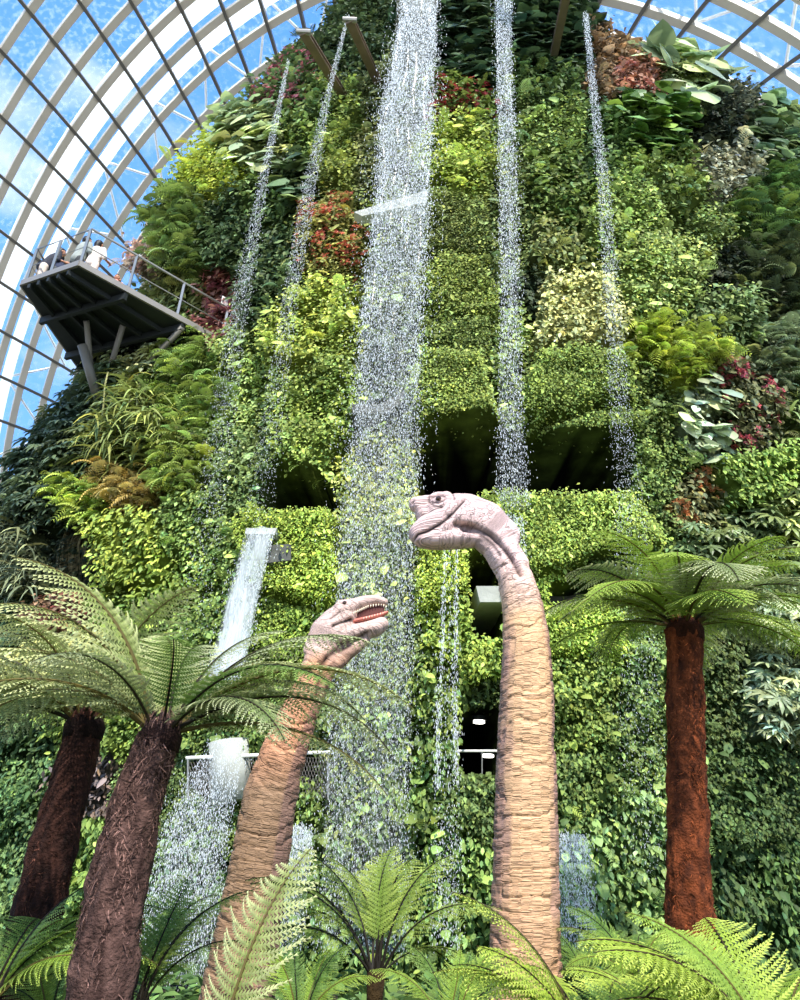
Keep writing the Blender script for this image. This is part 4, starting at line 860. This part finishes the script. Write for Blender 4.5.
# ------------------------------------------------------------------ visitors on the platform
def person(u, v, label, h, rz, top, bottom, hairlen=0, lean=0., armup=.3, seat=False):
    """standing on the deck; u, v is the head in the photo"""
    z0 = H+.16; hd = z0+h*.93; c = at(u, v, z=hd); x, y = c[0], c[1]; k = h/1.7
    root = empty('person', (x, y, z0), label, 'person', rz=rz)
    def cv(ch): return [[(q[0]*k, q[1]*k, q[2]*k, q[3]*k) for q in c_] for c_ in ch]
    L_ = lean; legs = [[(s*.09, 0, .06, .045), (s*.09, .02, .28, .055), (s*.09, 0, .48, .06), (s*.10, 0, .86, .085)] for s in (-1, 1)]
    feet = [[(s*.09, .03, .045, .04), (s*.09, -.14, .035, .035)] for s in (-1, 1)]
    tors = [[(0, 0, .90, .14), (0, -L_*.15, 1.08, .125), (0, -L_*.3, 1.25, .145), (0, -L_*.38, 1.38, .11)], [(-.16, -L_*.36, 1.38, .06), (.16, -L_*.36, 1.38, .06)]]
    arms = [[(s*.19, -L_*.36, 1.38, .052), (s*.25, -.04-L_*.3, 1.14, .042)] for s in (-1, 1)]
    fore = [[(s*.25, -.04-L_*.3, 1.14, .04), (s*.17, -.26-L_*.3, 1.14+armup*.3, .03)] for s in (-1, 1)]
    hand = []
    for s in (-1, 1):
        hx, hy, hz = s*.165, -.30-L_*.3, 1.15+armup*.34; hand.append([(hx, hy+.03, hz, .034), (hx, hy-.03, hz+.01, .034)])
        for q in range(4): hand.append([(hx+(q-1.5)*.021, hy-.04, hz+.01, .010), (hx+(q-1.5)*.021, hy-.10+abs(q-1.5)*.008, hz, .009), (hx+(q-1.5)*.021, hy-.115+abs(q-1.5)*.008, hz-.03, .008)])
        hand.append([(hx-s*.03, hy, hz+.005, .012), (hx-s*.062, hy-.035, hz+.01, .010)])
    hy = -L_*.48; head = [[(0, hy, 1.40, .05), (0, hy-.01, 1.50, .05)], [(0, hy-.01, 1.60, .095), (0, hy-.02, 1.57, .088)], [(0, hy-.035, 1.54, .06)], [(0, hy-.115, 1.575, .016)], [(0, hy-.095, 1.535, .018)], [(-.095, hy, 1.58, .02)], [(.095, hy, 1.58, .02)]]
    def mk(nm, ch, mat, vx, col=None, par=None):
        V, Nn, Fs = blob_mesh(cv(ch), vx, 2, .35)
        return link(nm, mesh_np(nm, V, Fs, mat, None if col is None else np.broadcast_to(lin(col), V.shape), smooth=True), par or root)
    body = mk('body', legs+feet+tors+arms+fore+hand+head, M['skin'], .012)
    g = lambda ch, e: [[(q[0], q[1], q[2], q[3]+e) for q in c_] for c_ in ch]
    mk('shirt', g(tors+arms, .022), M['cloth'], .022, top); mk('trousers', g(legs, .02)+[[(0, 0, .9, .155)]], M['cloth'], .022, bottom)
    mk('shoes', g(feet, .015), M['cloth'], .015, (50, 48, 46))
    hr = [[(0, hy+.015, 1.625, .100), (0, hy+.03, 1.58, .095)], [(0, hy-.045, 1.68, .05)]]
    if hairlen: hr.append([(0, hy+.05, 1.56, .09), (0, hy+.07, 1.56-hairlen, .06)])
    mk('hair', hr, M['hair'], .016)
    e = MB()
    for s in (-1, 1): e.add(IV*.013*k+np.array([s*.035, hy-.105, 1.592])*k+np.array([x, y, z0]), [IF])
    eo = e.build('eyes', M['eye'], root)
    return root
person(50, 247, 'dark-haired person in a dark top and pale trousers at the left corner of the platform', 1.62, 2.3, (52, 52, 62), (226, 206, 188), 0, .6)
person(66, 252, 'crouched-looking person in navy at the platform corner between the two standing visitors', 1.5, 3.9, (44, 50, 72), (70, 72, 70), 0, .8)
person(84, 239, 'person in a grey top facing inward beside the platform corner post', 1.66, 2.6, (150, 156, 150), (60, 62, 64), 0, .2, .9)
person(98, 244, 'person with long dark hair in a pale pink-white outfit at the railing', 1.6, 2.9, (240, 226, 214), (238, 214, 200), .12, .1)
person(117, 279, 'shorter dark-haired person in pink whose head shows above the platform edge', 1.25, .3, (214, 150, 140), (200, 140, 130), .05, .1)

# ------------------------------------------------------------------ fern fronds
def frond_mesh(name, a0, a1, pw=1.2, n=34, width=.24, rgb=(120, 150, 60), tip=(176, 190, 92), sag=.25, sweep=.5, coarse=False, seed=0, stalk=.10, side=0., fill=.70, rach=(104, 92, 44)):
    """unit-length arching frond along +Y with toothed leaflets"""
    rg = np.random.default_rng(seed); S = np.linspace(0, 1, 41); th = np.radians(a0+(a1-a0)*S**pw)
    y = np.concatenate([[0], np.cumsum(np.cos(th[:-1])*.025)]); z = np.concatenate([[0], np.cumsum(np.sin(th[:-1])*.025)]); x = side*S**2
    pts = np.stack([x, y, z], 1); V = []; Fq = []; C = []; c1, c2 = lin(rgb), lin(tip)
    for k in range(n):
        t = stalk+(1-stalk)*(k+.5)/n*.985; p0 = np.array([np.interp(t, S, pts[:, q]) for q in range(3)]); a = np.interp(t, S, th)
        T = np.array([0, math.cos(a), math.sin(a)]); U = np.array([0, -math.sin(a), math.cos(a)])
        u_ = (t-stalk)/(1-stalk); W = width*(math.sin(math.pi*min(1, .16+.84*u_**.85))**.75)*(1.02-.1*u_)
        for s in (-1, 1):
            W_ = W*rg.uniform(.9, 1.08); m = 5 if coarse else max(5, int(15*W_/width)); sw = sweep*(1+.25*rg.normal()); sg = sag*rg.uniform(.6, 1.4)
            for q in range(m):
                f = (q+.6)/m; c = p0+np.array([s, 0, 0])*W_*f*math.cos(sw*f*.6)+T*W_*f*f*sw*.8+T*W_*f*.12-U*sg*W_*f*f
                d = unit(np.array([s*math.cos(sw*f), 0, 0])+T*(.12+sw*f)-U*sg*f); hw = (1-stalk)/n*fill*(1.10-f*.85); st = W_/m*.60
                ln = hw*1.0; pT = unit(T-d*(T@d))
                b = len(V)
                for sg_ in (-1, 1):
                    V += [c-d*st, c+d*st*.85, c+pT*sg_*ln+d*st*1.3-U*.004]
                Fq += [[b, b+1, b+2], [b+3, b+4, b+5]]
                cc = (c1*(1-f)+c2*f)*rg.uniform(.78, 1.2); C += [cc*.85, cc*.85, cc*1.1]*2
    nl = len(Fq); mb = MB(); mb.tube(pts[::2], np.linspace(.011, .002, 21), 5); V2 = mb.V[0]; o = len(V)
    F3 = np.array(Fq); allV = np.concatenate([np.array(V), V2]); allC = np.concatenate([np.array(C), np.broadcast_to(lin(rach), V2.shape)])
    F4 = mb.Q[0]+o
    return mesh_np(name, allV, [F3, F4], M['mat_leaf'], allC)
VAR = [(78, 8, 1.3), (66, -18, 1.2), (52, -38, 1.1), (36, -52, 1.1), (18, -50, 1.2), (84, 40, 1.5)]
def frond_set(tag_, rgb, tip, coarse=False, **kw):
    return [frond_mesh('frond_'+tag_, *v, rgb=rgb, tip=tip, coarse=coarse, seed=k, side=(.10 if k % 2 else -.08), **kw) for k, v in enumerate(VAR)]
FS_yel = frond_set('lime', (128, 160, 52), (188, 208, 96)); FS_grey = frond_set('silvery', (104, 122, 64), (204, 208, 156), n=29, fill=.66, rach=(52, 44, 26)); FS_dark = frond_set('deep', (88, 122, 50), (150, 176, 88), n=24, fill=.66, rach=(38, 32, 20), stalk=.16)
FS_pale = frond_set('pale', (138, 150, 76), (218, 220, 156), n=24, fill=.66); FS_bright = frond_set('bright', (160, 184, 62), (210, 222, 104), n=26, width=.27, fill=.68, rach=(70, 56, 30))
FS_cen = frond_set('stalked', (120, 146, 58), (180, 194, 96), n=22, width=.22, fill=.66, rach=(34, 28, 18), stalk=.24)
def add_fronds(root, sets, spec, L, rad=.08, zo=0.):
    for k, (az, var, ls) in enumerate(spec):
        fs = sets[k % len(sets)] if not isinstance(sets[0], bpy.types.Mesh) else sets
        o = bpy.data.objects.new('frond', fs[var]); COL.objects.link(o); o.parent = root
        a = math.radians(az); o.location = (-math.sin(a)*rad, math.cos(a)*rad, zo); o.rotation_euler = (0, random.uniform(-.25, .25), a); s = L*ls; o.scale = (s, s, s)
def ring_spec(n, vs, seed, jitter=9, az0=0, lmin=.85, lmax=1.12):
    rg = random.Random(seed); return [((az0+k*360/n*1.0+rg.uniform(-jitter, jitter)), vs[k % len(vs)], rg.uniform(lmin, lmax)) for k in range(n)]
def trunk(root, base, pts, radii, c1, c2, spikes, seed, ring=40):
    """fibrous trunk in world coordinates, parented"""
    rg = np.random.default_rng(seed); P = np.asarray(pts, float); n = 130; s = np.linspace(0, 1, n); sp = np.linspace(0, 1, len(P))
    C = np.stack([np.interp(s, sp, P[:, k]) for k in range(3)], 1); rr = np.interp(s, sp, radii); sm_n = 12; kern = np.ones(sm_n)/sm_n
    for k in range(3): C[:, k] = np.convolve(np.pad(C[:, k], (sm_n//2, sm_n-1-sm_n//2), 'edge'), kern, 'valid')
    a = np.linspace(0, 2*np.pi, ring, endpoint=False); Ln = np.linalg.norm(P[-1]-P[0])
    A_, S_ = np.meshgrid(a, s); nx, ny = np.cos(A_), np.sin(A_); zz_ = S_*Ln
    nz = fbm(nx*2+seed, ny*2, zz_*4, 3)*.10+fbm(nx*7, ny*7+seed, zz_*9, 2)*.09
    R2 = rr[:, None]*(1+nz); V = C[:, None]+np.stack([nx*R2, ny*R2, 0*R2], -1); T = unit(P[-1]-P[0])
    V = V.reshape(-1, 3); i = (np.arange(n-1)[:, None]*ring); j = np.arange(ring)[None]; k2 = (j+1) % ring; Q = np.stack([i+j, i+k2, i+k2+ring, i+j+ring], -1).reshape(-1, 4)
    tone = (fbm(nx*5, ny*5+seed, zz_*6, 3)*.5+.5).ravel()[:, None]; c = lin(c1)*(1-np.clip(tone, 0, 1))+lin(c2)*np.clip(tone, 0, 1)
    # fibres and old frond stubs
    m = spikes; ks = rg.integers(0, n-1, m); as_ = rg.uniform(0, 2*np.pi, m); nn = np.stack([np.cos(as_), np.sin(as_), 0*as_], 1); Pp = C[ks]+nn*rr[ks][:, None]*.97
    D = np.array([0, 0, -.9])+nn*rg.uniform(.1, .7, m)[:, None]+rg.normal(0, .45, (m, 3)); V0, F0 = TP['strap']
    sv, sf, scc = scatter('strap', Pp, unit(nn+rg.normal(0, .3, (m, 3))), D, rg.uniform(.04, .12, m), (lin(c2)[None]*np.exp(rg.normal(0, .5, (m, 1)))))
    off = np.array(base)
    return link('trunk', mesh_np('trunk', np.concatenate([V, sv])-off, [Q, sf+len(V)], M['bark'], np.concatenate([c, scc]), smooth=True), root)
def tree_fern(label, pxs, Y, radii_px, c1, c2, sets, spec, L, spikes, seed, low=None):
    pts = [at(u, v, Y=Y) for u, v in pxs]
    if low is not None: pts[0][2] = low
    base = np.array([pts[0][0], Y, pts[0][2]]); root = empty('tree_fern', base, label, 'tree fern')
    radii = [r*mpp(p) for r, p in zip(radii_px, pts)]
    trunk(root, base, pts, radii, c1, c2, spikes, seed)
    top = pts[-1]
    rt = radii[-1]; m = MB(); m.tube([top-np.array([0, 0, rt*.9]), top-np.array([0, 0, rt*.2]), top+np.array([0, 0, rt*.25]), top+np.array([0, 0, rt*.6])], [rt*1.04, rt*1.1, rt*.85, rt*.2], 16, lin(c1)*1.3)
    k = 300; a = R_.uniform(0, 2*np.pi, k); nn = np.stack([np.cos(a), np.sin(a), 0*a], 1); pp = top+nn*rt*R_.uniform(.5, 1.05, (k, 1))+np.array([0, 0, 1])*R_.uniform(-.6, .3, (k, 1))*rt
    sv, sf, scc = scatter('strap', pp, nn, nn*.4+np.array([0, 0, 1.]), R_.uniform(.08, .2, k), lin(c2)[None]*np.exp(R_.normal(0, .4, (k, 1))))
    m.add(sv, [sf], scc); crown = m.build('crown', M['bark'], root, smooth=True)
    add_fronds_at(crown, top-base, sets, spec, L, radii[-1]*.55)
    return root
def add_fronds_at(root, c, sets, spec, L, rad):
    for k, (az, var, ls) in enumerate(spec):
        fs = sets[k % len(sets)] if len(sets) < 4 or not 60 < az < 150 else sets[3]; o = bpy.data.objects.new('frond', fs[var]); COL.objects.link(o); o.parent = root
        a = math.radians(az); o.location = (c[0]-math.sin(a)*rad, c[1]+math.cos(a)*rad, c[2]); o.rotation_euler = (0, random.uniform(-.3, .3), a); s = L*ls; o.scale = (s, s, s)
# azimuth: 0 away from camera, 90 left, 180 toward camera, 270 right
RIGHT = ring_spec(9, [1, 2, 1], 3, az0=10, lmin=.7, lmax=.95)+ring_spec(14, [2, 3, 2, 3], 4, az0=4, lmin=.85, lmax=1.1)+ring_spec(10, [3, 4, 3], 5, az0=20, lmin=.7, lmax=1.0)
tree_fern('tree fern with straight red-brown trunk and lime crown at the right', [(690, 946), (688, 850), (686, 740), (684, 626)], 8.4, [25, 20, 18, 17], (50, 26, 16), (128, 66, 36), [FS_yel, FS_grey, FS_yel], RIGHT, 1.92, 6000, 11)
LEAN = [(78, 0, 1.2), (92, 1, 1.2), (-15, 0, .85), (25, 0, .85), (-60, 0, .9), (100, 2, 1.15), (-72, 1, 1.2), (-88, 2, 1.3), (-100, 3, 1.2), (-118, 2, 1.0), (-62, 2, 1.2), (118, 3, 1.1), (150, 2, .85), (200, 1, .7), (235, 3, .9), (275, 4, 1.15), (80, 3, 1.25), (60, 1, 1), (0, 2, 1), (-40, 1, 1)]
tree_fern('tree fern leaning right with thick shaggy brown trunk at front left', [(92, 1080), (101, 990), (111, 920), (124, 855), (139, 790), (161, 732)], 5.4, [33, 31.5, 30, 27, 24, 20], (40, 25, 22), (104, 78, 70), [FS_grey, FS_dark, FS_grey, FS_pale], LEAN, 1.45, 12000, 12)
REAR = ring_spec(9, [1, 2, 0, 1], 8, az0=0)+[(90, 3, 1.2), (75, 2, 1.25), (110, 4, 1.2), (125, 3, 1.1), (60, 3, 1.1), (150, 3, 1), (100, 2, 1.25), (240, 3, .9), (210, 3, .9)]
tree_fern('darker tree fern trunk behind the leaning one with pale fronds reaching the left edge', [(10, 1040), (32, 930), (55, 840), (86, 722)], 7.2, [27, 24, 22, 18], (24, 14, 12), (66, 40, 32), [FS_pale, FS_grey], REAR, 1.55, 4000, 13)
def ground_fern(label, u, v, Y, sets, spec, L, name='fern'):
    c = at(u, v, Y=Y); root = empty(name, c, label, 'fern'); m = MB(); m.tube([c-np.array([0, 0, .35]), c+np.array([0, 0, .02])], [.05, .07], 10, lin((56, 42, 22)))
    cb_ = m.build('crown', M['bark'], root, smooth=True); add_fronds_at(cb_, (0, 0, 0), sets, spec, L, .04)
    return root
ground_fern('upright shuttlecock fern with dark stalks in the centre foreground between the two necks', 376, 975, 6.6, [FS_cen], [(88, 1, 1.2), (72, 0, 1.05), (50, 0, 1.0), (10, 0, .95), (-35, 0, 1.05), (-62, 0, 1.1), (-85, 1, 1.0), (-100, 2, .7), (110, 1, .8), (100, 2, 1), (95, 1, 1.1), (-30, 5, .9), (30, 5, .85)], 1.12)
ground_fern('fern with dark upright stalks between the leaning trunk and the small dinosaur neck', 134, 1010, 6.2, [FS_cen, FS_dark], [(-45, 0, 1.1), (-70, 0, 1.1), (-20, 0, 1), (20, 5, 1), (50, 1, .9), (-85, 1, 1), (90, 2, .8), (0, 0, .9), (-80, 0, 1.15)], .95)
ground_fern('deep green spreading fern at the bottom left corner behind the leaning trunk', -12, 1000, 6.0, [FS_dark, FS_yel], [(-70, 1, 1), (-85, 2, 1.1), (-60, 0, 1), (-20, 1, .9), (20, 1, .9), (-105, 2, 1), (60, 2, .9), (100, 2, .9), (-80, 1, 1.15), (-92, 1, .9)], 1.1)
ground_fern('dim fern low behind the bottom left corner fern', 50, 1020, 6.6, [FS_dark, FS_yel], [(-60, 1, 1), (-30, 1, 1), (10, 1, 1), (40, 1, 1), (80, 2, .9), (-90, 2, .9)], .7)
ground_fern('pale yellow-green fern in front of the base of the small dinosaur neck', 206, 1085, 3.7, [FS_pale, FS_yel], [(-27, 5, 1.12), (20, 2, .7), (-80, 2, .8), (60, 2, .6), (-120, 2, .6)], .88)
ground_fern('large bright lime fern at the bottom right, left of the foreground pair', 600, 1085, 4.4, [FS_bright], [(82, 0, 1.2), (60, 1, 1.0), (88, 1, 1.05), (30, 1, 1), (-10, 1, .9), (-40, 1, 1), (-65, 1, 1), (100, 2, .9), (-85, 2, .9), (10, 2, .9), (70, 0, .9), (120, 2, .9)], .92)
ground_fern('large bright lime fern filling the bottom right corner', 790, 1085, 4.3, [FS_bright, FS_yel], [(80, 1, 1.15), (64, 0, 1.0), (40, 1, 1), (10, 0, .9), (-20, 0, 1), (-50, 1, 1), (95, 1, 1.1), (120, 3, .9), (72, 1, 1.1), (25, 1, 1), (85, 2, 1.1)], 1.0)
ground_fern('lime fern between the red-brown trunk foot and the bottom right fern', 690, 1060, 5.2, [FS_bright, FS_yel], [(80, 1, 1), (60, 1, 1), (20, 1, .85), (-15, 1, .9), (-50, 1, 1), (-75, 1, 1), (100, 2, .9), (-100, 2, .9)], .85)
ground_fern('bushy fern left of the foot of the red-brown trunk', 640, 985, 7.6, [FS_yel, FS_dark], [(80, 1, 1), (50, 0, 1), (20, 1, .9), (-20, 1, .9), (-50, 1, 1), (-80, 1, 1), (100, 2, .9), (-100, 2, .9), (150, 2, .8), (200, 2, .8)], .85)
ground_fern('fern at the foot of the mountain just right of the tall neck', 590, 990, 8.2, [FS_dark], [(80, 1, 1), (50, 0, 1), (20, 1, .9), (-20, 0, .9), (-50, 0, 1), (-80, 1, 1), (120, 2, .9)], .7)
ground_fern('low fern in front of the foot of the small dinosaur neck', 300, 1020, 6.0, [FS_dark, FS_yel], [(80, 1, 1), (50, 0, 1), (20, 5, .8), (-20, 0, .9), (-50, 0, 1), (-80, 1, 1), (120, 2, .9)], .6)
ground_fern('low fern at the bottom edge between centre fern and tall neck', 450, 1030, 5.6, [FS_yel, FS_dark], [(80, 1, 1), (50, 0, 1), (20, 5, .8), (-20, 0, .9), (-50, 0, 1), (-80, 1, 1), (120, 2, .9)], .62)

for o in COL.objects:
    if o.parent is None and 'label' in o.keys() and 'group' not in o.keys():
        k = o.name.split('.')[0]
        n_ = sum(1 for q in COL.objects if q.parent is None and q.name.split('.')[0] == k)
        if n_ > 1: o['group'] = {'person': 'visitors on the platform', 'waterfall': 'waterfalls on the mountain', 'fern': 'ferns on the ground in front', 'tree_fern': 'tree ferns in front', 'sauropod_dinosaur': 'long-necked dinosaurs'}.get(k, k.replace('_', ' ')+'s on the mountain')
# ------------------------------------------------------------------ light and sky
w = bpy.data.worlds.new('world'); SC.world = w; w.use_nodes = True; nt = w.node_tree; nt.nodes.clear(); N = nt.nodes.new; L = nt.links.new
out = N('ShaderNodeOutputWorld'); bg = N('ShaderNodeBackground'); tc = N('ShaderNodeTexCoord'); sep = N('ShaderNodeSeparateXYZ'); L(tc.outputs['Generated'], sep.inputs[0])
rp = N('ShaderNodeValToRGB'); L(sep.outputs['Z'], rp.inputs[0]); el = rp.color_ramp.elements
el[0].position = .0; el[0].color = (.86, .92, .97, 1); el[1].position = .9; el[1].color = (.11, .31, .78, 1); q = el.new(.35); q.color = (.20, .45, .90, 1)
mp = N('ShaderNodeMapping'); mp.inputs['Scale'].default_value = (1.6, 1.6, 3.2); L(tc.outputs['Generated'], mp.inputs[0])
no = N('ShaderNodeTexNoise'); no.inputs['Scale'].default_value = 2.2; no.inputs['Detail'].default_value = 7; L(mp.outputs[0], no.inputs['Vector'])
mr = N('ShaderNodeMapRange'); mr.inputs[1].default_value = .54; mr.inputs[2].default_value = .74; L(no.outputs['Fac'], mr.inputs[0])
mx = N('ShaderNodeMix'); mx.data_type = 'RGBA'; L(mr.outputs[0], mx.inputs[0]); L(rp.outputs[0], mx.inputs[6]); mx.inputs[7].default_value = (.95, .97, 1, 1)
L(mx.outputs[2], bg.inputs[0]); bg.inputs[1].default_value = 1.3; L(bg.outputs[0], out.inputs[0])
sd = bpy.data.lights.new('sun', 'SUN'); sd.energy = 5.2; sd.angle = .012; sd.color = (1, .955, .87); so = bpy.data.objects.new('sun', sd); COL.objects.link(so)
so.rotation_euler = Vector((.16, -.78, .95)).to_track_quat('Z', 'Y').to_euler()
SC.view_settings.view_transform = 'Standard'; SC.view_settings.look = 'None'; SC.view_settings.exposure = .42; SC.view_settings.gamma = 1.0
SC.cycles.max_bounces = 8; SC.cycles.transparent_max_bounces = 24; SC.cycles.diffuse_bounces = 3
